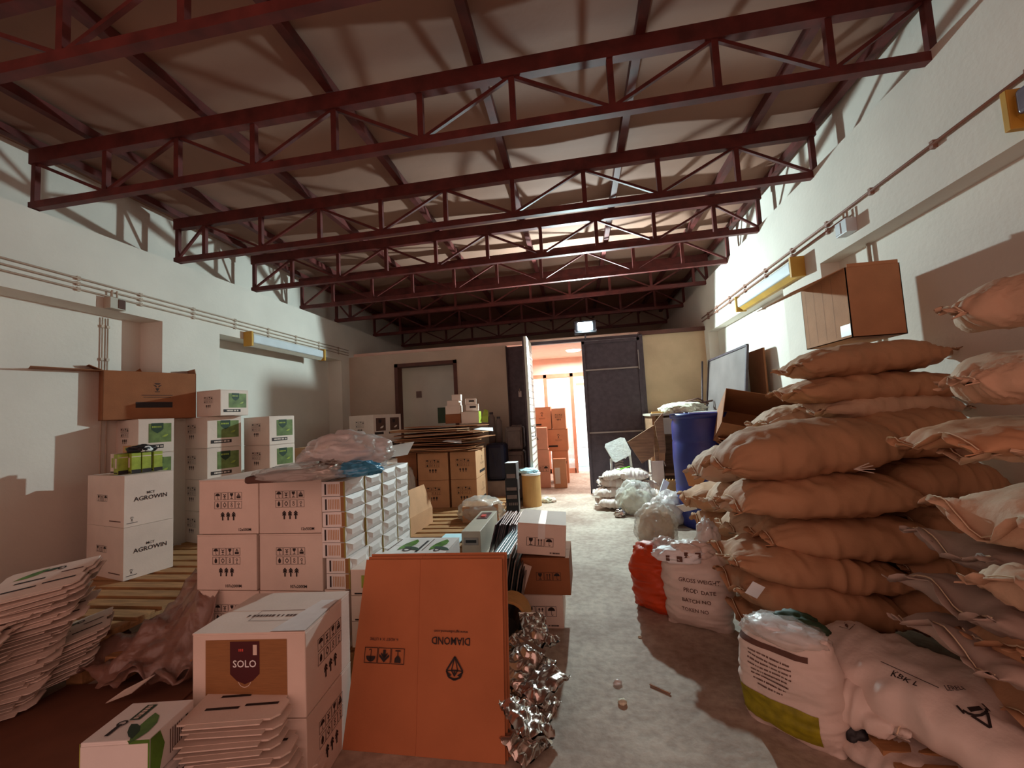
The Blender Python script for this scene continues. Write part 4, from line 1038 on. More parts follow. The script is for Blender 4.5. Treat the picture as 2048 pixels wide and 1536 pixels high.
# strings and paper tags on the pile
for i, (a, b, Y, l) in enumerate([((1650, 770), (1662, 820), 2.78, 'loose white string hanging from the second sack under the big carton')]):
    A = pt(*a, Y=Y); B = pt(*b, Y=Y); tag(MB('string').tube([A, A.lerp(B, .3)+Vector((.015, 0, 0)), A.lerp(B, .6)+Vector((-.01, 0, 0)), B], .004, n=6).build('string'), l, 'string')
p = pt(1722, 938, Y=2.22); t = thing('paper_knot', 'knot of torn white paper sticking out between the top two front sacks', 'paper', p)
for i, a in enumerate((0, .5, -.5, 1.0)): MB('white_card').bar((-.03, 0, 0), (.045*math.cos(a), -.02, .035*math.sin(a)), .012, .003).build('paper_strip', t)
for a, l in (((1482, 1135), 'white paper label flap on the end of the fifth layer sack'), ((1468, 1200), 'white paper label flap near the bottom of the big pile')):
    p = pt(a[0]+28, a[1]+45, Y=2.19); tag(MB('pure_white').box(-.03, .03, -.001, .001, -.035, .035).build('paper_slip', loc=p, rot=(.3, .5, .1)), l, 'label')

# near pile at the right edge
G2 = 'sacks of the near pile at the right edge'
def near(l, a, dirz, Y, L, W, T, seed, matn, yaw=.0, **k):
    A = pt(a[0], a[1], Y=Y); d = Vector((math.cos(yaw), math.sin(yaw), dirz)).normalized(); c = A+d*L/2; c.z -= T*.33
    return sack('paper_sack', l, c, L, W, T, (k.pop('roll', 0), -math.asin(d.z), yaw), seed, matn=matn, group=G2, **k)
near('uppermost pale sack at the right edge with twisted brown tip', (1925, 632), .10, 1.50, .70, .44, .20, 51, 'kraft_light', gather=(.75, .3), wr=.034)
near('second pale brown sack from the top at the right edge with knotted corner', (1932, 775), .06, 1.50, .72, .50, .20, 52, 'kraft_light', gather=(.7, .3), wr=.034)
near('sack with smooth flat brown end like an envelope at the right edge', (1872, 885), .0, 1.55, .72, .40, .13, 53, 'kraft', gather=(.1, .1), wr=.02)
near('pale crumpled sack lying over the envelope ended sack', (1975, 905), .02, 1.50, .7, .42, .16, 54, 'kraft_light', gather=(.3, .3), wr=.034)
near('pale quilted looking sack with square end at the right edge', (1968, 1050), -.05, 1.42, .7, .38, .22, 55, 'kraft_light', gather=(-.05, .1), wr=.034, ear=.09)
near('upper grey brown paper sack with stitched corner at the right edge', (1885, 1095), -.30, 1.60, .75, .40, .16, 56, 'paper_grey', gather=(.15, .1), wr=.02)
near('middle grey brown paper sack slanting down to the right edge', (1870, 1190), -.34, 1.58, .78, .42, .17, 57, 'paper_grey', gather=(.05, .1), wr=.02)
near('lower grey brown paper sack slanting down to the right edge', (1875, 1275), -.40, 1.55, .8, .42, .16, 58, 'paper_grey', gather=(.05, .1), wr=.02)
near('pale torn sack corner at the right edge below the quilted sack', (2005, 1175), -.35, 1.30, .5, .3, .12, 59, 'kraft_light', gather=(.3, .1), wr=.04)
near('brown filled sack low at the right edge between the grey sacks', (1990, 1290), -.2, 1.45, .5, .36, .2, 60, 'kraft', gather=(.3, .1))
# hidden support of the near pile
for i in range(3):
    sack('paper_sack', 'lower hidden sack of the near pile, %s' % ['lowest', 'middle', 'upper'][i], (1.62, 1.45, .02+i*.2), .7, .8, .24, (0, 0, .05*i), 61+i, matn='kraft', group=G2)

# white and coloured sacks standing on the floor
def upright(label, px, py, Z, L, W, T, seed, matn, yaw, lean=0, roll=0, dx=0, parts=None, name='standing_sack', **k):
    """sack set on its end: long axis vertical"""
    p = pt(px, py, Z=Z)
    vs, fs, hem = sack_mesh(L, W, T, seed, flat=.0, **k)
    t = thing(name, label, 'sack', p, rot=(lean, roll, yaw))
    R = Matrix.Rotation(-PI/2, 4, 'Y'); R2_ = Matrix.Rotation(PI/2, 4, 'Z')
    Tm = Matrix.Translation((0, 0, L/2-.01)) @ R2_ @ R @ Matrix.Translation((0, 0, -T/2))
    m = MB(matn); m.add([Tm @ Vector(q) for q in vs], fs); m.build('sack_body', t, smooth=True)
    return t, Tm
from mathutils.bvhtree import BVHTree
def project(m, body, n, lift=.002):
    """lay flat prints onto the bulging surface of a sack body, along -n"""
    me = body.data; bvh = BVHTree.FromPolygons([v.co for v in me.vertices], [p.vertices for p in me.polygons]); n = Vector(n).normalized(); out = []
    for p in m.v:
        h_ = bvh.ray_cast(Vector(p)+n, -n)
        out.append(tuple(h_[0]+n*lift) if h_[0] else None)
    ok = [k for k, f in enumerate(m.f) if all(out[a] for a in f)]
    m.f = [m.f[k] for k in ok]; m.mi = [m.mi[k] for k in ok]; m.v = [o or p for o, p in zip(out, m.v)]
    return m
def curved_text(t, lines, matn, extra=None):
    body = [c for c in t.children if c.name.startswith('sack_body')][0]
    for s_, h, dx, z in lines:
        m = MB(matn); F = Face(m, (dx, 0, z), (1, 0, 0), (0, 0, 1), 1, 1); F.text(s_, 0, 0, h, matn)
        project(m, body, (0, -1, 0)).build('printed_line', t)
def band(t, x0, x1, z0, z1, matn, nx=26, nz=10, name='colour_band', n=(0, -1, 0)):
    body = [c for c in t.children if c.name.startswith('sack_body')][0]; m = MB(matn)
    for j in range(nz+1):
        for i in range(nx+1): m.v.append((x0+(x1-x0)*i/nx, 0, z0+(z1-z0)*j/nz))
    for j in range(nz):
        for i in range(nx): k = j*(nx+1)+i; m.f.append([k, k+1, k+nx+2, k+nx+1]); m.mi.append(0)
    project(m, body, n, .0035).build(name, t, smooth=True)
t, Tm = upright('orange plastic sack standing on the floor beside the white lettered sack', 1318, 1218, 0, .42, .32, .26, 71, 'orange_bag', -.55, gather=(.02, .25), wr=.03)
o = blob('knotted_top', .14, .1, .06, 72, .3, 'orange_bag', t, loc=(0, 0, .33))
t, Tm = upright('white sack with grey lettering leaning between the orange sack and the big pile', 1402, 1250, 0, .44, .40, .28, 73, 'woven_white', -.42, gather=(.0, .12), wr=.02, lean=-.05)
curved_text(t, [('GROSS WEIGHT', .022, .03, .29), ('PROD. DATE', .022, .03, .235), ('BATCH NO', .022, .01, .18), ('TOKEN NO', .02, .0, .13)], 'ink_soft')
p = pt(1350, 1100, Z=.45)
for i, (a, Z, rx, ry, rz, sd, mt, l) in enumerate([
    ((1330, 1098), .40, .10, .07, .07, 81, 'milky_film', 'crumpled clear bag stuffed on top of the orange sack'),
    ((1352, 1108), .42, .14, .07, .05, 82, 'pure_white', 'folded white bag with dark lettering lying across the orange sack'),
    ((1382, 1100), .44, .13, .08, .06, 83, 'woven_white', 'second folded white bag with dark lettering next to the white lettered sack'),
    ((1418, 1110), .40, .07, .07, .16, 84, 'milky_film', 'upright translucent bag neck between white lettered sack and pile')]):
    q = pt(*a, Z=Z); t = thing('plastic_bag', l, 'bag', (q.x, q.y, q.z-.04), -.5+.2*i); blob('bag_film', rx, ry, rz, sd, .38, mt, t, freq=7); blob('bag_fold', rx*.7, ry*.6, rz*.7, sd+5, .4, mt, t, freq=7, loc=(rx*.4, -.01, .03))
    if i in (1, 2):
        for k_ in range(2): MB('ink_soft').box(-.05+.06*k_, -.03+.07*k_, -ry-.004, -ry, .02, .05).build('lettering', t)

# clear bags and debris beyond
q = pt(1310, 1085, Z=0); t = thing('plastic_bag', 'clear plastic bag full of folded bags standing on the floor beside the sack pile', 'bag', (q.x+.02, q.y, 0)); blob('bag_film', .20, .18, .24, 91, .28, 'clear_film', t, freq=6, sub=5); blob('contents', .17, .15, .2, 92, .25, 'kraft_light', t, freq=4)
q = pt(1350, 1050, Z=0); t = thing('plastic_bag', 'milky crumpled bag between the standing clear bag and the blue barrel', 'bag', (q.x-.02, q.y+.1, 0)); blob('bag_film', .22, .2, .22, 93, .35, 'milky_film', t, freq=7); blob('contents', .17, .15, .16, 94, .3, 'pure_white', t, freq=5)
q = pt(1275, 1028, Z=0); t = thing('plastic_bag', 'big clear bag of scraps in front of the heap of white sacks', 'bag', (q.x, q.y+.05, 0)); blob('bag_film', .24, .2, .26, 95, .3, 'clear_film', t, freq=6, sub=5); blob('contents', .2, .16, .2, 96, .35, 'foam', t, freq=6)
q = pt(1240, 1032, Z=0); t = thing('bag_bottle', 'small dark crumpled foil bag lying at the foot of the clear bag', 'bag', (q.x, q.y-.05, 0)); blob('foil_body', .07, .05, .06, 97, .4, 'foil', t); blob('dark_neck', .03, .03, .05, 98, .2, 'black_plastic', t, loc=(0, .02, .03))
for i, (a, b, Y, T_, l) in enumerate([((1196, 1004), (1268, 1010), 5.85, .16, 'lowest printed white sack of the floor heap by the steel door'), ((1192, 985), (1262, 985), 5.95, .16, 'second printed white sack of the floor heap, its end towards the doorway'), ((1200, 965), (1270, 968), 6.0, .16, 'third printed white sack of the floor heap'),
     ((1238, 950), (1296, 950), 5.9, .17, 'plump white sack on top of the floor heap'), ((1206, 955), (1250, 945), 6.0, .13, 'white sack slanting up the left side of the floor heap'), ((1265, 985), (1320, 990), 5.75, .16, 'grey white sack low at the right side of the floor heap'), ((1270, 968), (1318, 975), 5.95, .14, 'crumpled grey sack on the right side of the floor heap')]):
    sack_px(l, a, b, Y, .34, T_, 100+i, matn='woven_white', group='white sacks heaped by the steel door', wr=.03, name='woven_sack')
q = pt(1245, 938, Y=5.95); t = thing('green_strip', 'bright green plastic strip on the heap of white sacks', 'plastic', q); MB('green_plastic').bar((-.09, 0, -.01), (.1, 0, .03), .03, .006).build('strip', t); MB('green_plastic').bar((-.04, 0, -.03), (.02, 0, .02), .02, .006).build('tail', t)

# old chair upside on the heap
q = pt(1235, 900, Y=6.2)
t = thing('broken_chair', 'broken white plastic chair tipped over behind the heap of white sacks', 'chair', q, .2)
m = MB('chair_white'); m.prism([(x, y) for x, y in [(-.13, -.12), (-.1, -.15), (.14, -.13), (.17, -.08), (.17, .12), (.12, .15), (-.12, .14), (-.15, .1)]], -.012, .012, T=Matrix.Rotation(1.25, 4, 'X') @ Matrix.Rotation(.3, 4, 'Z')); m.build('seat', t)
MB('chair_white').tube([(.1, .02, -.12), (.18, .04, -.05), (.2, .05, -.3)], .018, n=8).build('arm', t, smooth=True)
MB('chair_white').tube([(-.1, 0, -.12), (-.08, .1, -.5)], .018, n=8).build('leg', t, smooth=True)
m = MB('grey_plastic'); 
for k_ in range(3): m.tube([(-.06+.12*a/8, -.02-.015*k_, -.17-.035*k_+.02*math.sin(a*PI/8)) for a in range(9)], .018, n=6)
m.build('back_ribs', t, smooth=True)
blob('cushion', .16, .12, .12, 110, .15, 'grey_plastic', t, loc=(.03, 0, -.42))

# crates, boards and desk between door and barrel
def plank(name, label, cat, poly, Y, matn, th=.02, dY=0, lean=0):
    P4 = [pt(x, y, Y=Y) for x, y in poly]; c = sum(P4, Vector())/len(P4)
    m = MB(matn); n = len(P4)
    v = [p-c+Vector((0, lean*(p.z-c.z), 0)) for p in P4]
    m.add(v+[p+Vector((0, th, 0)) for p in v], [tuple(range(n))[::-1], tuple(range(n, 2*n))]+[(i, (i+1) % n, n+(i+1) % n, n+i) for i in range(n)])
    o = m.build(name, loc=c); return tag(o, label, cat)
plank('ribbed_board', 'tilted ribbed wooden panel leaning against the boards left of the desk', 'panel', [(1255, 884), (1308, 850), (1308, 912), (1284, 927)], 5.95, 'wood_brown', .03)
plank('tall_board', 'tall pale board standing left of the desk behind the ribbed panel', 'board', [(1303, 824), (1327, 822), (1332, 905), (1306, 905)], 6.15, 'cardboard_roll', .03)
plank('tall_board', 'narrow pale board leaning on the front of the desk', 'board', [(1309, 845), (1325, 826), (1332, 906), (1320, 906)], 5.9, 'wood_brown', .02)
plank('brown_board', 'short brown board behind the grey carton by the desk', 'board', [(1305, 892), (1330, 905), (1330, 922), (1304, 922)], 6.05, 'card', .03)
q = pt(1318, 968, Y=6.0); open_box('tall grey carton standing open below the boards by the desk', (q.x, 6.1, 0), .17, .18, pt(1318, 922, Y=6.0).z, 0, 'white_card', [('R', .08, -70)])
t = thing('desk', 'old wooden desk with a drawer and heaped top behind the blue barrel', 'desk', (1.6, 6.35, 0)); 
zd = pt(1340, 826, Y=6.1).z
MB('cabinet_grey').box(-.62, .42, -.35, .35, zd-.03, zd).build('desktop', t)
for x in (-.60, .36): MB('wood_brown').box(x, x+.05, -.33, .33, 0, zd-.03).build('side_panel', t)
MB('wood_brown').box(-.60, .4, .28, .32, .2, zd-.03).build('back_panel', t)
d = MB('cabinet_grey').box(-.53, -.1, -.36, -.34, zd-.28, zd-.06).build('drawer', t); MB('black_plastic').box(-.52, -.49, -.385, -.36, zd-.2, zd-.17).build('knob', d)
MB('wood_brown').box(-.55, .36, -.3, .3, .38, .41).build('shelf', t)
q = pt(1368, 812, Y=6.2)
t = thing('foam_scraps', 'heap of cream foam scraps and dark hose on the desk behind the barrel', 'scraps', (1.45, 6.2, zd)); blob('foam', .32, .2, .09, 120, .35, 'foam', t, freq=8); 
MB('ink_soft').tube([(-.05, 0, .1), (.1, .05, .16), (.25, -.05, .12), (.4, 0, .14)], .014, n=6).tube([(.02, .05, .14), (.2, -.05, .18), (.36, .05, .1)], .012, n=6).build('hose', t, smooth=True)
t = thing('wood_offcut', 'thin stick leaning up from the scraps on the desk', 'stick', (1.75, 6.2, zd+.05)); MB('wood_brown').bar((-.1, 0, 0), (.12, .05, .10), .015, .01).build('stick', t)
# white-edged plank stack on the floor in front of barrel
for i in range(5):
    plank('board_offcut', ['white board tilted on the floor left of the barrel', 'yellow edged board behind the white tilted one', 'tan board third in the tilted row by the barrel', 'tan board fourth in the tilted row by the barrel', 'tan board nearest to the barrel in the tilted row'][i], 'board',
          [(1313+i*5, 1003), (1328+i*6, 958), (1339+i*6, 965), (1322+i*5, 1004)], 5.5+.04*i, 'pure_white' if i == 0 else 'cardboard_roll', .03)
tag(MB('pure_white').prism([(-.2, -.12), (.18, -.14), (.2, .12), (-.18, .12)], 0, .006).build('paper_sheet', loc=(pt(1335, 1012, Z=0).x, pt(1335, 1012, Z=0).y, .004)), 'white sheet lying flat on the floor between bags and barrel', 'paper')

# blue barrel
q = pt(1410, 1030, Z=0)
bx, by = pt(1409, 900, Y=5.0).x, 5.0
Rb = abs(pt(1473, 870, Y=5.0).x-pt(1344, 870, Y=5.0).x)/2*.97
zb_ = pt(1409, 826, Y=5.0-Rb).z
t = thing('plastic_barrel', 'large blue plastic barrel with a white board on it', 'barrel', (bx, by, 0))
Hb = zb_
prof = [(Rb*.88, 0), (Rb*.93, .03), (Rb*.95, .1), (Rb*1.0, Hb*.3), (Rb*1.0, Hb*.34), (Rb*.985, Hb*.36), (Rb*1.0, Hb*.38), (Rb*1.02, Hb*.6), (Rb*1.0, Hb*.74), (Rb*.985, Hb*.75), (Rb*1.0, Hb*.77), (Rb*.99, Hb*.9), (Rb*.95, Hb*.95), (Rb*.96, Hb*.965)]
MB('barrel_blue').lathe(prof, 48).build('drum', t, smooth=True)
MB('barrel_blue').lathe([(Rb*.97, Hb*.955), (Rb*1.02, Hb*.96), (Rb*1.02, Hb), (Rb*.96, Hb), (Rb*.94, Hb-.01), (0, Hb-.01)], 48).build('rim', t, smooth=True)
tag(MB('pure_white').prism([(-.24, -.2), (.2, -.24), (.25, .18), (-.2, .22)], 0, .01).build('white_sheet', loc=(bx+.06, by, Hb+.002)), 'white board covering the top of the blue barrel', 'board')
t = thing('foam_scraps', 'cream foam crumbs lying at the left of the barrel top', 'scraps', (bx-.22, by+.02, Hb+.012)); blob('foam', .16, .12, .05, 121, .4, 'foam', t, freq=9); blob('crumb', .05, .05, .03, 122, .4, 'foam', t, loc=(-.13, -.06, 0))
# flattened white cartons wedged between the barrel and the sacks
for i, (pl, c_, l) in enumerate([([(1365, 985), (1400, 970), (1412, 995), (1372, 1003)], 'pure_white', 'white flap of a flattened carton sticking out left of the sack ends, upper one'), ([(1360, 998), (1408, 985), (1420, 1000), (1375, 1012)], 'pure_white', 'white flap of a flattened carton sticking out left of the sack ends, middle one'), ([(1352, 1012), (1385, 1005), (1395, 1018), (1368, 1024)], 'pure_white', 'white flap of a flattened carton sticking out left of the sack ends, lowest'), ([(1368, 945), (1388, 938), (1393, 955), (1412, 955), (1400, 975), (1378, 972)], 'card', 'notched brown carton flap standing between barrel and sack ends')]):
    plank('card_scrap', l, 'cardboard', pl, 4.25-.03*i, c_, .006)

# framed board and carton leaning by right wall
P_ = [pt(1416, 720, Y=6.35), pt(1493, 690, Y=5.2), pt(1500, 790, Y=5.2), pt(1435, 830, Y=6.35)]
t = thing('framed_board', 'grey board in a dark metal frame leaning on the right wall', 'board', (0, 0, 0))
c4 = [Vector((1.93, 6.45, pt(1416, 720, X=1.93).z)), Vector((1.93, pt(1491, 690, X=1.93).y, pt(1491, 690, X=1.93).z))]
yN = c4[1].y; yF = pt(1418, 722, X=1.95).y; zN = c4[1].z; zF = pt(1418, 722, X=1.95).z; zLo = 1.18
MB('board_grey').add([(1.95, yF, zF), (1.95, yN, zN), (1.86, yN, zLo), (1.86, yF, zLo), (1.965, yF, zF), (1.965, yN, zN), (1.875, yN, zLo), (1.875, yF, zLo)], [(0, 1, 2, 3), (7, 6, 5, 4), (0, 4, 5, 1), (1, 5, 6, 2), (2, 6, 7, 3), (3, 7, 4, 0)]).build('panel', t)
for a, b in (((1.95, yF, zF), (1.95, yN, zN)), ((1.95, yN, zN), (1.86, yN, zLo)), ((1.86, yN, zLo), (1.86, yF, zLo)), ((1.86, yF, zLo), (1.95, yF, zF))): MB('steel_dark').bar(a, b, .03, .025).build('frame_bar', t)
tag(MB('steel_dark').tube([(1.85, yF-.02, zF), (1.80, yF-.02, 1.3), (1.84, yF-.04, .9)], .012, n=6).build('curved_strip', smooth=True), 'thin dark curved strip hanging beside the framed board', 'strip')
Ya, Yb = pt(1495, 700, X=2.1).y, pt(1527, 695, X=2.1).y; z1 = pt(1527, 695, X=2.1).z
tag(MB('card_dark').box(-.01, .01, min(Ya, Yb), max(Ya, Yb), 0, z1).build('hardboard_sheet', loc=(2.1, 0, 0)), 'brown hardboard panel behind the framed board on the right wall', 'panel')
# tipped open brown carton right of barrel
A = pt(1450, 757, Y=4.9); B = pt(1590, 800, Y=4.3)
t = open_box('dark brown carton tipped on its side with its open mouth towards the camera', (1.70, 4.62, 1.02), .62, .36, .50, 0, 'card_dark', [], rot=(math.radians(66), math.radians(14), math.radians(-12)))
for i in range(4):
    tag(MB('card_dark').box(-.34, .34, -.22, .22, 0, .012).build('flat_cardboard', loc=(1.72, 4.55, .93-.05*i), rot=(.1, .16+.03*i, -.2+.1*i)), ['upper', 'second', 'third', 'lowest'][i]+' dark cardboard sheet under the tipped carton right of the barrel', 'cardboard')
carton('large brown carton hidden behind the sacks, carrying the cardboard sheets', (1.74, 4.5, 0), .6, .5, .74, 0, 'card_dark')
# big open carton on the sack stack
z0 = pt(1717, 674, Y=2.82).z
A = pt(1705, 672, Y=2.82); B = pt(1816, 665, Y=2.82); yb_ = 0
Wb = B.x-A.x; Hb2 = solve(lambda t_: proj(Vector((A.x, 2.82, z0+t_)))[1]-535, 0, 1)
Db = solve(lambda t_: proj(Vector((A.x, 2.82+t_, z0+.2)))[0]-1608, 0, 3)
def tapeleft(F): F.rect(.80, .99, .04, .2, 'diffuser', .002); [F.rect(.1+.2*i, .103+.2*i, .05, .95, 'ink_soft', .0013) for i in range(4)]
open_box('big brown carton with raised flap on top of the sacks at the right wall', (A.x+Wb/2, 2.82+Db/2, z0), Wb, Db, Hb2, 0, 'card', [('L', .34, -22), ('F', .02, 85)], left=tapeleft)

# ------------------------------------------------------------------ front right white sacks
t, Tm = upright('white sack with yellow green base band and clear wrapped top, front right', 1588, 1462, 0, .41, .37, .20, 131, 'woven_white', -.74, gather=(.0, .08), wr=.01, lean=.0)
curved_text(t, [(w_, .0060, -.035, .30-.0165*k_) for k_, w_ in enumerate(['~31', '~33', '~32', '~30', '~28', '~27', '~22', '~18'])], 'ink_soft')
band(t, -.175, .12, .035, .15, 'yellow_green', 60, 24); band(t, -.17, .10, .325, .345, 'ink_soft', 50, 6, name='brown_band')
blob('clear_wrap', .155, .105, .05, 133, .3, 'clear_film', t, freq=7, loc=(0, 0, .35)); blob('folded_top', .14, .085, .04, 134, .3, 'pure_white', t, freq=6, loc=(0, 0, .36))
blob('green_fold', .10, .05, .04, 135, .35, 'green_dark', t, loc=(.03, .07, .375))
pallet('low wooden pallet under the white sacks at the front right', .95, 1.75, 1.55, 2.2, 5, h=.1)
A = pt(1680, 1300, Z=.36); 
t = sack('woven_sack', 'large glossy white sack sloping to the bottom right corner with recycling mark', (1.17, 1.80, .14), .80, .44, .24, (.0, .10, -1.02), 141, matn='woven_white', group=None, gather=(.05, .15), wr=.03)
body = t.children[0]
m = MB('ink'); F = Face(m, (.17, -.13, 0), (.5, .86, 0), (-.86, .5, 0), 1, 1); F.sym('recycle', 0, 0, .085, 'ink'); F.text('LERELE', 0, .075, .013, 'ink'); project(m, body, (0, 0, 1), .007).build('printed_mark', t)
m = MB('ink_soft'); F = Face(m, (-.27, .02, 0), (.2, -1, 0), (1, .2, 0), 1, 1); F.frame(-.03, .03, -.018, .018, .003, 'ink_soft'); F.sym('leaf', 0, 0, .03, 'ink_soft'); project(m, body, (0, 0, 1)).build('printed_logo', t)
m = MB('ink'); F = Face(m, (.0, -.15, 0), (1, 0, 0), (0, 1, 0), 1, 1); F.text('KBK L', 0, 0, .02, 'ink'); F.rect(-.08, .08, .02, .023, 'ink'); project(m, body, (0, 0, 1)).build('printed_lettering', t)
sack('woven_sack', 'white sack with folded side lying between the yellow banded sack and the big glossy one', (.98, 1.95, .10), .46, .36, .22, (.12, 0, -1.0), 142, matn='woven_white', group=None, gather=(.2, .1), wr=.03)
sack('woven_sack', 'white sack edge peeking out under the big glossy one at the bottom', (1.12, 1.62, .0), .6, .34, .12, (0, 0, -1.0), 143, matn='woven_white', group=None, wr=.02)
t = thing('dark_bag', 'dark crumpled plastic bag squeezed behind the yellow banded sack', 'bag', (.93, 1.86, 0)); blob('bag_film', .07, .1, .1, 144, .35, 'black_plastic', t); blob('fold', .05, .06, .06, 145, .35, 'green_dark', t, loc=(.02, -.05, .12))

# ================================================================== MIDDLE: four brown cartons, flat heap, jerrycans
xs0, ys0 = pt(835, 940, Y=5.45).x, 5.45
b1 = pt(897, 940, Y=5.45).x; b2 = pt(953, 940, Y=5.45).x
Dm = solve(lambda t_: proj(Vector((b2, 5.45+t_, .6)))[0]-974, 0, 2)
zmid = pt(950, 958, Y=5.45).z; ztop4 = zmid+(zmid-ZP)
for j, (xa, xb_) in enumerate([(xs0, b1), (b1+.02, b2)]):
    for i in range(2):
        carton('%s %s brown carton of the four under the heap of flat cardboard' % (['lower', 'upper'][i], ['left', 'right'][j]), ((xa+xb_)/2, 5.45+Dm/2, ZP+i*(zmid-ZP)), xb_-xa-.01, Dm, zmid-ZP-.003, 0, 'card', front=lambda F: prints8(F, 1.0, .5, .6, None), right=lambda F: crest_face(F, 'ink', (.3, .8, .14, .24)), group='four brown cartons')
for i in range(2):
    carton('brown carton at the left of the four, %s, wrapped in loose film' % ['lower', 'upper'][i], (xs0-.2, 5.75, ZP+i*(zmid-ZP)), .3, .4, zmid-ZP-.003, 0, 'card_dark')
t = thing('stretch_film', 'loose stretch film hanging down at the left of the four brown cartons', 'plastic', (xs0-.12, 5.38, ZP)); blob('film', .12, .05, .36, 151, .3, 'clear_film', t, freq=6, flat=False)
random.seed(21)
for i in range(13):
    w_ = random.uniform(.92, 1.12); d_ = random.uniform(.5, .7); zc_ = ztop4+.012+.027*i
    cx_ = (xs0+b2)/2-.11+random.uniform(-.09, .09)
    poly = [(-w_/2, -d_/2), (w_/2-.1, -d_/2), (w_/2, -d_/2+.12), (w_/2+.05, d_/2), (-w_/2+.1, d_/2), (-w_/2-.06, 0)]
    tag(MB('card' if i % 3 else 'card_dark').prism(poly, 0, .008).build('flat_cardboard', loc=(cx_, 5.62+random.uniform(-.08, .08), zc_), rot=(random.uniform(-.03, .03), random.uniform(-.03, .02), random.uniform(-.2, .2))),
        '%s flattened sheet from the bottom of the heap on the four brown cartons' % ['lowest', 'second', 'third', 'fourth', 'fifth', 'sixth', 'seventh', 'eighth', 'ninth', 'tenth', 'eleventh', 'twelfth', 'topmost'][i], 'cardboard', 'flattened sheets on the four brown cartons')
zh = ztop4+.012+.019*13+.02
for i, (px, py, l) in enumerate([(905, 884, 'white torn flap poking out under the cardboard heap'), (968, 860, 'bright white flap at the right end of the cardboard heap')]):
    q = pt(px, py, Y=5.25); tag(MB('pure_white').prism([(-.13, 0), (.12, -.03), (.1, .1), (-.05, .08)], 0, .004).build('card_scrap', loc=q, rot=(.3, .1, .1)), l, 'cardboard')
def small(label, l, r, top, bot, Y, d=.14, yaw=0, mt='white_card', right=None, front=None, name='small_carton'):
    A = pt(l, bot, Y=Y); B = pt(r, bot, Y=Y); z_ = pt((l+r)/2, top, Y=Y).z
    return carton(label, ((A.x+B.x)/2, Y+d/2, min(A.z, B.z)), abs(B.x-A.x)*math.cos(yaw), d, z_-min(A.z, B.z), yaw, mt, right=right, front=front, name=name)
small('dark green carton at the left of the small boxes on the cardboard heap', 876, 892, 815, 846, 5.7, mt='green_dark')
small('purple brown box at the bottom of the small box tower on the cardboard heap', 891, 922, 828, 846, 5.55, mt='card_dark')
small('white box second from the bottom in the small box tower', 891, 920, 811, 828, 5.55)
small('white box third from the bottom in the small box tower', 894, 918, 801, 811, 5.56)
small('small white box on top of the small box tower', 902, 920, 789, 801, 5.57, yaw=.15)
small('white printed box lying right of the small box tower', 923, 958, 823, 846, 5.5, right=lambda F: F.rect(0, 1, 0, 1, 'lime', .002))
small('lower of the two striped packs on the white printed box', 930, 955, 808, 821, 5.55, yaw=.2, front=lambda F: F.rect(.3, .8, .4, .7, 'ink'))
small('upper of the two striped packs on the white printed box', 928, 950, 797, 808, 5.55, yaw=.3, front=lambda F: F.rect(.3, .8, .4, .7, 'ink'))
q = pt(966, 832, Y=5.4); tag(MB('lime').prism([(-.04, -.07), (.06, -.09), (.07, .07), (.02, .09)], -.004, .004).build('green_card', loc=q, rot=(PI/2-.2, 0, .2)), 'pale green card leaning beside the white printed box', 'card')
# jerrycans
def jerrycan(label, l, r, top, bot, Y, matn='grey_plastic', d=.26):
    A = pt(l, bot, Y=Y); B = pt(r, bot, Y=Y); w_ = B.x-A.x; h_ = pt((l+r)/2, top, Y=Y).z-A.z
    t = thing('jerrycan', label, 'jerrycan', ((A.x+B.x)/2, Y+d/2, A.z))
    m = MB(matn).box(-w_/2, w_/2, -d/2, d/2, 0, h_*.9); m.build('body', t, bevel=.03)
    MB(matn).tube([(-w_*.25, 0, h_*.88), (-w_*.2, 0, h_*.97), (w_*.1, 0, h_*.97), (w_*.15, 0, h_*.88)], .014, n=8).build('handle', t, smooth=True)
    MB(matn).lathe([(0, h_*.99), (.028, h_*.99), (.03, h_*.88)], 16, T=Matrix.Translation((w_*.28, 0, 0))).build('cap', t, smooth=True)
    MB(matn).tube([(-w_*.35, -d/2-.002, h_*.15), (-w_*.35, -d/2-.002, h_*.75), (w_*.35, -d/2-.002, h_*.75), (w_*.35, -d/2-.002, h_*.15)], .006, n=6).build('moulded_rib', t, smooth=True)
    return t
zf = pt(1028, 850, Y=6.55).z
hj = (pt(1028, 850, Y=6.55).z-pt(1028, 899, Y=6.55).z)
for i in range(4):
    z_ = zf-hj*(i+1)
    if z_ < -.05: break
    l = ['grey jerrycan on top of the column beside the doorway', 'grey jerrycan second from the top beside the doorway', 'jerrycan third from the top beside the doorway', 'lowest jerrycan beside the doorway'][i]
    A = pt(1011, 899, Y=6.55); B = pt(1047, 899, Y=6.55)
    t = thing('jerrycan', l, 'jerrycan', ((A.x+B.x)/2, 6.7, z_), group='grey jerrycans beside the doorway'); w_ = B.x-A.x
    MB('grey_plastic').box(-w_/2, w_/2, -.15, .15, 0, hj*.93).build('body', t, bevel=.035)
    MB('grey_plastic').box(-.05, .05, -.03, .03, hj*.93, hj*.985).build('handle', t, bevel=.01)
    MB('grey_plastic').lathe([(0, hj*.99), (.03, hj*.99), (.032, hj*.9)], 16, T=Matrix.Translation((w_*.3, 0, 0))).build('cap', t, smooth=True)
    MB('grey_plastic').tube([(-w_*.36, -.152, hj*.15), (-w_*.36, -.152, hj*.75), (w_*.36, -.152, hj*.75), (w_*.36, -.152, hj*.15)], .006, n=6).build('moulded_rib', t, smooth=True)
MBz = pt(990, 888, Y=6.1).z
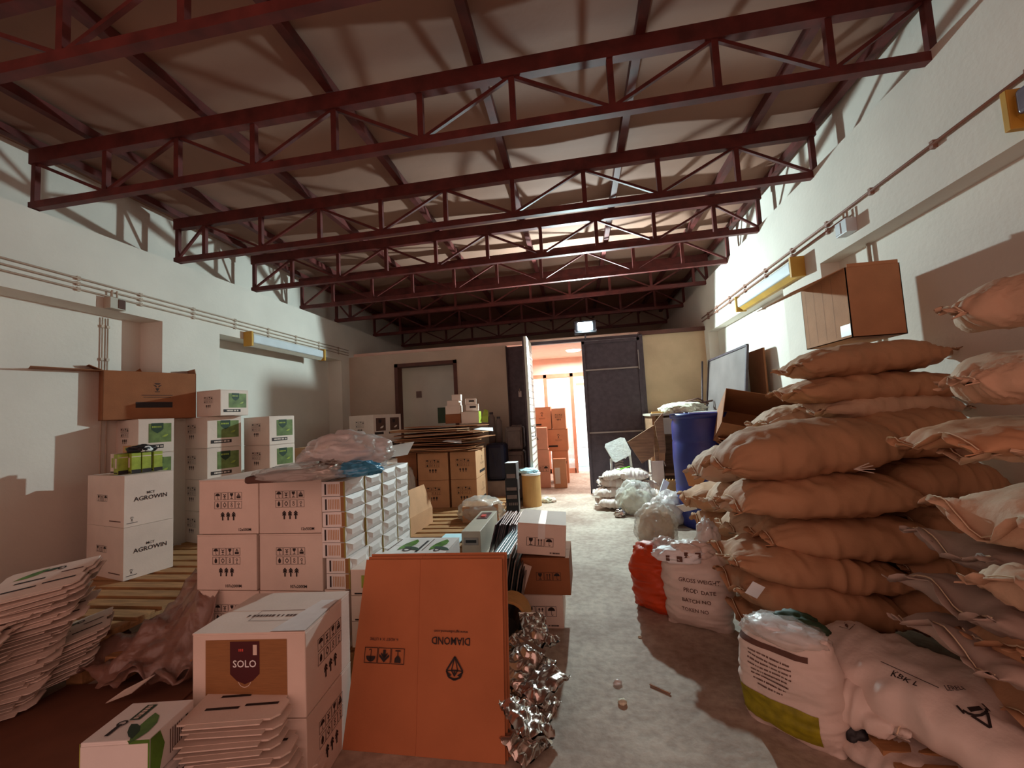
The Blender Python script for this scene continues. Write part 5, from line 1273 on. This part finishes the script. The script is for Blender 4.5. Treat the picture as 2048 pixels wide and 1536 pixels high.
t = thing('navy_bag', 'dark navy stuffed bag between the brown cartons and the jerrycans', 'bag', ((pt(970, 925, Y=6.1).x+pt(1010, 925, Y=6.1).x)/2, 6.3, pt(990, 962, Y=6.1).z)); 
wn = (pt(1010, 925, Y=6.1).x-pt(970, 925, Y=6.1).x)/2; hn = MBz-pt(990, 962, Y=6.1).z
MB('navy_plastic').box(-wn, wn, -.18, .18, 0, hn).build('bag_body', t, bevel=.06); MB('navy_plastic').tube([(-.05, -.19, hn*.8), (0, -.21, hn*.4), (.05, -.19, hn*.75)], .006, n=6).build('strap', t)
carton('grey plastic crate under the navy bag', ((pt(970, 925, Y=6.1).x+pt(1010, 925, Y=6.1).x)/2, 6.3, 0), wn*2, .36, pt(990, 962, Y=6.1).z-.005, 0, 'grey_plastic', name='crate', cat='crate')
for i, (l_, r_, tp, c_) in enumerate([(974, 988, 826, 'purple grey canister behind the navy bag, left one'), (989, 1002, 835, 'purple grey canister behind the navy bag, right one')]):
    A = pt(l_, 888, Y=6.45); B = pt(r_, 888, Y=6.45); h_ = pt(l_, tp, Y=6.45).z-A.z
    t = thing('canister', c_, 'canister', ((A.x+B.x)/2, 6.62, A.z)); r_c = (B.x-A.x)/2
    MB('grey_plastic').lathe([(0, 0), (r_c, 0), (r_c, h_*.85), (r_c*.5, h_*.93), (r_c*.5, h_), (0, h_)], 20).build('body', t, smooth=True); MB('steel_dark').lathe([(r_c*.55, h_*.95), (r_c*.55, h_+.01), (0, h_+.01)], 16).build('cap', t)
carton('dark carton supporting the canisters behind the navy bag', ((pt(974, 888, Y=6.45).x+pt(1002, 888, Y=6.45).x)/2, 6.66, 0), .26, .3, pt(980, 888, Y=6.45).z-.004, 0, 'card_dark')
# black boxes tower
Yt = 4.75
seg_ = [(1012, 1034, 926, 960), (1011, 1036, 958, 984), (1013, 1038, 984, 1032)]
zprev = None
for i, (l_, r_, tp, bt) in enumerate(seg_):
    A = pt(l_, bt, Y=Yt); B = pt(r_, bt, Y=Yt); zt_ = pt(l_, tp, Y=Yt).z; zb2 = max(A.z, ZP)
    t = thing('black_box', ['uppermost black box of the narrow tower by the cardboard drum', 'middle black box of the narrow tower by the cardboard drum', 'lowest black box of the narrow tower by the cardboard drum'][i], 'box', ((A.x+B.x)/2, Yt+.08, zb2), .05*(i-1))
    w_ = B.x-A.x; h_ = zt_-zb2-.004
    m = MB('black_plastic').box(-w_/2, w_/2, -.08, .08, 0, h_); F = Face(m, (-w_/2, -.08, 0), (1, 0, 0), (0, 0, 1), w_, h_); F.rect(.1, .9, .1, .35 if i < 2 else .2, 'grey_plastic', .002)
    if i == 2: F.rect(.1, .9, .72, .88, 'grey_plastic', .002); F.text('~6', .5, .5, .03, 'grey_plastic', lift=.002)
    m.build('body', t, bevel=.003); MB('pure_white' if i == 0 else 'black_plastic').box(-w_/2, w_/2, -.08, .08, h_, h_+.003).build('lid', t)
carton('pale block under the narrow tower of black boxes', ((pt(1013, 1032, Y=Yt).x+pt(1038, 1032, Y=Yt).x)/2, Yt+.1, 0), .14, .2, ZP-.003, 0, 'pallet_wood', name='wood_block', cat='block')
# cardboard drum
A = pt(1042, 1000, Z=0); Yd = 6.0
xa, xb_ = pt(1042, 975, Y=Yd).x, pt(1080, 975, Y=Yd).x; rd = (xb_-xa)/2; zt_ = pt(1060, 948, Y=Yd).z
t = thing('cardboard_drum', 'brown cardboard drum with white lid on the floor near the doorway', 'drum', ((xa+xb_)/2, Yd+rd, 0)); MB('cardboard_roll').lathe([(0, 0), (rd, 0), (rd, zt_*.96), (0, zt_*.96)], 32).build('drum_wall', t, smooth=False); MB('pure_white').lathe([(rd*1.03, zt_*.94), (rd*1.03, zt_), (0, zt_)], 32).build('lid', t)
t = thing('plastic_bag', 'pale blue plastic bag lying on the lid of the cardboard drum', 'bag', ((xa+xb_)/2-.04, Yd+rd, zt_)); blob('bag_film', .15, .1, .045, 161, .4, 'street_blue', t, freq=7); blob('fold', .08, .06, .04, 162, .4, 'street_blue', t, loc=(.05, 0, .01))
t = thing('paper_scrap', 'crumpled paper scraps on the floor in front of the cardboard drum', 'scraps', pt(1095, 1005, Z=0)); blob('scrap', .08, .06, .05, 163, .4, 'foam', t); blob('scrap', .05, .05, .04, 164, .4, 'white_card', t, loc=(.08, .02, 0))

# open tipped cartons on the pallet
A = pt(832, 1078, Z=ZP); B = pt(879, 1047, Z=ZP)
ang = math.atan2(B.y-A.y, B.x-A.x)
t = thing('open_cardboard_box', 'small open brown carton with raised sunlit looking flap on the middle pallet', 'box', ((A.x+B.x)/2-.1, (A.y+B.y)/2+.06, ZP), ang)
Lb = (B-A).length; hb_ = pt(833, 1042, Y=A.y).z-ZP
MB('card').box(-Lb/2, Lb/2, -.003, .003, 0, hb_).box(-Lb/2, -Lb/2+.006, 0, .28, 0, hb_).box(Lb/2-.006, Lb/2, 0, .28, 0, hb_).box(-Lb/2, Lb/2, .275, .28, 0, hb_).box(-Lb/2, Lb/2, 0, .28, 0, .006).build('body', t)
MB('card').box(-Lb/2, Lb/2, -.003, .003, 0, .27, T=Matrix.Translation((0, .003, hb_)) @ Matrix.Rotation(-.35, 4, 'X')).build('flap', t)
MB('card').box(-.003, .003, 0, .2, 0, .16, T=Matrix.Translation((Lb/2, .02, hb_)) @ Matrix.Rotation(.25, 4, 'Y')).build('flap', t)
q = pt(960, 1045, Z=ZP)
t = thing('plastic_wrapped_box', 'tan carton wrapped in loose clear plastic behind the grey steel case', 'box', (q.x-.02, q.y+.15, ZP), .2); MB('card').box(-.2, .2, -.15, .15, 0, .18).build('carton', t, bevel=.01); blob('plastic_cover', .27, .2, .16, 171, .3, 'clear_film', t, freq=6)
# grey steel case
A = pt(925, 1114, Z=ZP); B = pt(963, 1114, Z=ZP)
A = pt(925, 1120, Z=ZP); B = pt(963, 1120, Z=ZP); h_ = solve(lambda t_: proj(A+Vector((0, 0, t_)))[1]-1063, 0, 1)
Cb = solve(lambda t_: proj(A+Vector((0, t_, h_)))[1]-1022, 0, 2)
t = thing('steel_case', 'grey narrow steel case with a slot handle on its front, standing in the middle', 'case', ((A.x+B.x)/2, A.y+Cb/2, ZP)); w_ = B.x-A.x
MB('cabinet_grey').box(-w_/2, w_/2, -Cb/2, Cb/2, 0, h_).build('housing', t, bevel=.004)
MB('steel_rail').box(-w_*.38, w_*.38, -Cb/2-.004, -Cb/2, h_*.52, h_*.78).build('handle_plate', t, bevel=.002); MB('black_plastic').box(-w_*.28, w_*.28, -Cb/2-.006, -Cb/2-.003, h_*.6, h_*.7).build('slot', t)
t = thing('papers', 'dark printed leaflet with a red mark on the far end of the steel case', 'paper', ((A.x+B.x)/2, A.y+Cb*.72, ZP+h_+.003)); MB('brochure').box(-.05, .05, -.12, .12, 0, .003).build('leaflet', t); MB('red_bit').box(-.02, .02, -.07, .0, .003, .012).build('red_mark', t)
# leaning dark brochures and film rolls right of it
for i in range(9):
    x_ = B.x+.05+.022*i
    tag(MB('brochure').box(-.004, .004, -.22, .22, 0, .26).build('glossy_sheet', loc=(x_, A.y+.32+.012*((i*7) % 5), ZP+.005), rot=(.02*((i*5) % 3), .28, -.05+.02*((i*3) % 4))), '%s glossy dark panel leaning beside the steel case' % ords[i].replace('topmost', 'first'), 'panel', 'glossy dark panels leaning beside the steel case')
A2 = pt(985, 1105, Z=.34); B2 = pt(1022, 1107, Z=.34)
t = thing('film_bundle', 'bundle of pale blue shining plastic profiles beside the dark panels', 'bundle', ((A2.x+B2.x)/2+.02, A2.y+.35, .30), -.05)
w_ = B2.x-A2.x
for i in range(6): MB('aqua_film').box(-w_/2+w_*i/6, -w_/2+w_*(i+.86)/6, -.36, .36, 0, .03+.004*(i % 2)).build('profile', t, bevel=.004)
carton('dark carton under the pale blue profiles', ((A2.x+B2.x)/2+.02, A2.y+.40, 0), .2, .6, .295, -.05, 'black_plastic')
# three carton tower at the aisle
A = pt(1045, 1258, Z=0); B = pt(1129, 1258, Z=0); 
w1 = pt(1129, 1225, Y=B.y).x-pt(1036, 1225, Y=B.y).x; h1 = pt(1130, 1188, Y=B.y).z
f3 = lambda F: prints3(F, .52, .5, .30*F.H, '~9')
carton('lowest white fragile printed carton of the three by the aisle', (B.x-w1/2, B.y+.17, 0), w1, .34, h1-.002, 0, 'white_card', front=f3)
xa, xb_ = pt(1044, 1150, Y=B.y-.02).x, pt(1141, 1150, Y=B.y-.02).x; h2 = pt(1141, 1115, Y=B.y-.02).z-h1
carton('middle brown carton with small dark print of the three by the aisle', ((xa+xb_)/2, B.y-.02+.17, h1+.001), xb_-xa, .34, h2-.003, -.02, 'card_dark', front=lambda F: (prints3(F, .56, .5, .22*F.H, None, ink='ink')))
xa, xb_ = pt(1031, 1070, Y=B.y+.0).x, pt(1127, 1070, Y=B.y+.0).x; h3 = pt(1127, 1050, Y=B.y).z-(h1+h2)
carton('top white carton of the three by the aisle, askew with lifted white taped flaps', ((xa+xb_)/2, B.y+.16, h1+h2+.014), xb_-xa, .36, h3, .05, 'white_card', front=lambda F: prints3(F, .47, .42, .28*F.H, '~9'), rot=(0, .085, .03), tape='tape_white', seam='y')

# silver pouches heap
random.seed(8)
def pouch_mesh(w_, d_, sd):
    m = MB('foil'); n1, n2 = 16, 20
    for side in (1, -1):
        for j in range(n2+1):
            for i in range(n1+1):
                a, b = -1+2*i/n1, -1+2*j/n2; h_ = .017*(max(0, (1-a**4)*(1-b**4)))**.5
                q = Vector((a*2+sd, b*2.6, side*.6+sd)); c_ = abs(noise.noise(q*.9))*.03+abs(noise.noise(q*2.0))*.008
                m.v.append((a*w_/2, b*d_/2, side*(h_+.001)+(c_-.012)*1.2))
    k0 = (n1+1)*(n2+1)
    for j in range(n2):
        for i in range(n1):
            k = j*(n1+1)+i; m.f.append([k, k+1, k+n1+2, k+n1+1]); m.mi.append(0); m.f.append([k0+k+n1+1, k0+k+n1+2, k0+k+1, k0+k]); m.mi.append(0)
    return m
pos = [(1050, 1505), (1075, 1450), (1040, 1440), (1065, 1400), (1045, 1380), (1070, 1350), (1045, 1330), (1075, 1300), (1045, 1300), (1068, 1270), (1050, 1460), (1085, 1385), (1038, 1350)]
nmz = ['nearest', 'second', 'third', 'fourth', 'fifth', 'sixth', 'seventh', 'eighth', 'ninth', 'farthest', 'upper nearest', 'upper middle', 'upper farthest']
for i, (x, y) in enumerate(pos):
    z_ = .05+.022*i if i < 10 else .26
    q = pt(x, y-12, Z=z_)
    t = thing('foil_pouch', '%s silver foil pouch in the heap right of the wide flat carton' % nmz[i], 'pouch', (q.x, q.y+.03, z_), 0, 'silver foil pouches heaped beside the wide flat carton', rot=(random.uniform(-.35, .5), random.uniform(-.1, .5), random.uniform(-.8, .8)))
    pouch_mesh(.13, .18, i*3.3).build('pouch_body', t, smooth=True)
    if i % 3 == 0: MB('foil').box(-.065, .065, .088, .104, -.0015, .0015).build('sealed_edge', t)
MB('card_dark')
carton('low brown carton under the heap of silver pouches', (pt(1040, 1400, Z=0).x-.02, pt(1035, 1380, Z=0).y+.15, 0), .14, .5, .07, 0, 'card_dark')
# spool of wire and dark brush behind
q = pt(1022, 1240, Y=2.35)
t = thing('twine_spool', 'greenish coil of twine between the flat carton and the carton tower', 'spool', q)
m = MB('cardboard_roll')
for k_ in range(9): m.tube([(.10*math.cos(a*PI/10), -.06+.016*k_, .12*math.sin(a*PI/10)) for a in range(21)], .009, n=5)
m.build('coil', t, smooth=True); MB('black_plastic').tube([(0, -.08, 0), (0, .1, 0)], .05, n=16).build('core', t)
q = pt(1022, 1150, Y=2.6)
t = thing('dark_bundle', 'dark bundle of metal sheets standing above the twine coil', 'bundle', (q.x, q.y, q.z-.2))
for k_ in range(7): MB('black_plastic' if k_ % 2 else 'steel_rail').box(-.05+.016*k_, -.044+.016*k_, -.12, .12, 0, .36-.02*k_, T=Matrix.Rotation(.2, 4, 'Y')).build('sheet', t)
carton('black crate under the dark bundle and the twine coil', (q.x, q.y, 0), .2, .5, max(.1, q.z-.21), 0, 'black_plastic', name='crate', cat='crate')
q = pt(1045, 1160, Y=2.62); tag(MB('white_card').box(-.02, .03, -.003, .003, -.1, .1).build('card_scrap', loc=q, rot=(.1, .35, 0)), 'narrow white card strip beside the middle carton of the tower', 'cardboard')

# cartons in the front room
f0 = lambda F: crest_face(F, 'ink', (.05, .5, .18, .26)); Yf = 8.2
def fr(label, l, r, top, bot, Y, front=None, d=.4, yaw=0, mt='card_front', zb=None):
    A = pt(l, bot, Y=Y); B = pt(r, bot, Y=Y); zb3 = max(0, A.z) if zb is None else zb; zt_ = pt(l, top, Y=Y).z
    carton(label, ((A.x+B.x)/2, Y+d/2, zb3), B.x-A.x, d, zt_-zb3-.003, yaw, mt, front=front); return zt_
za = fr('low orange carton in the front room', 1106, 1138, 902, 945, 8.0, lambda F: F.rect(.2, .9, .6, .68, 'ink'), zb=0)
zc = fr('middle orange carton with emblem in the front room', 1096, 1137, 859, 900, 8.0, f0, zb=za)
fr('upper right orange carton with sign print in the front room', 1105, 1132, 817, 857, 8.0, lambda F: prints8(F, 1, .5, .62, None), zb=zc)
zd_ = fr('orange carton hidden behind the pink ones', 1064, 1095, 860, 955, 8.0, zb=0)
fr('upper left orange carton in the front room', 1064, 1103, 815, 857, 8.0, f0, zb=zd_)
ze = fr('lower pale pink carton with sign print', 1066, 1099, 900, 940, 7.55, lambda F: prints3(F, .4, .5, .1, None), .3, .06, mt='pink_box', zb=0)
fr('pale pink carton standing in front of the orange ones', 1063, 1095, 856, 899, 7.55, lambda F: F.text('X6', .3, .5, .05, 'ink'), .3, .05, mt='pink_box', zb=ze)
fr('small pale carton with label on the floor of the front room', 1108, 1134, 918, 958, 7.5, lambda F: F.rect(.1, .5, .15, .7, 'white_card', .002), .15, mt='card_front', zb=0)
# floor litter
random.seed(3)
for i, (x, y, s, mt, l) in enumerate([(1235, 1368, .022, 'milky_film', 'small clear plastic scrap on the floor in the middle of the aisle'), (1245, 1408, .022, 'foam', 'pale crumb on the floor below the plastic scrap'), (1360, 1195+20, .012, 'foam', 'white speck near the orange sack'), (1280, 1275, .012, 'foam', 'white pebble on the aisle floor left of the shadow')]):
    q = pt(x, y, Z=0); tag(blob('scrap', s, s*.8, s*.6, 200+i, .35, mt, sub=2, loc=(q.x, q.y, 0)), l, 'scrap')
q = pt(1320, 1380, Z=0); tag(MB('wood_brown').bar((-.04, .03, .006), (.04, -.03, .006), .008, .006).build('twig', loc=(q.x, q.y, 0)), 'dark twig on the floor near the shadow edge', 'stick')
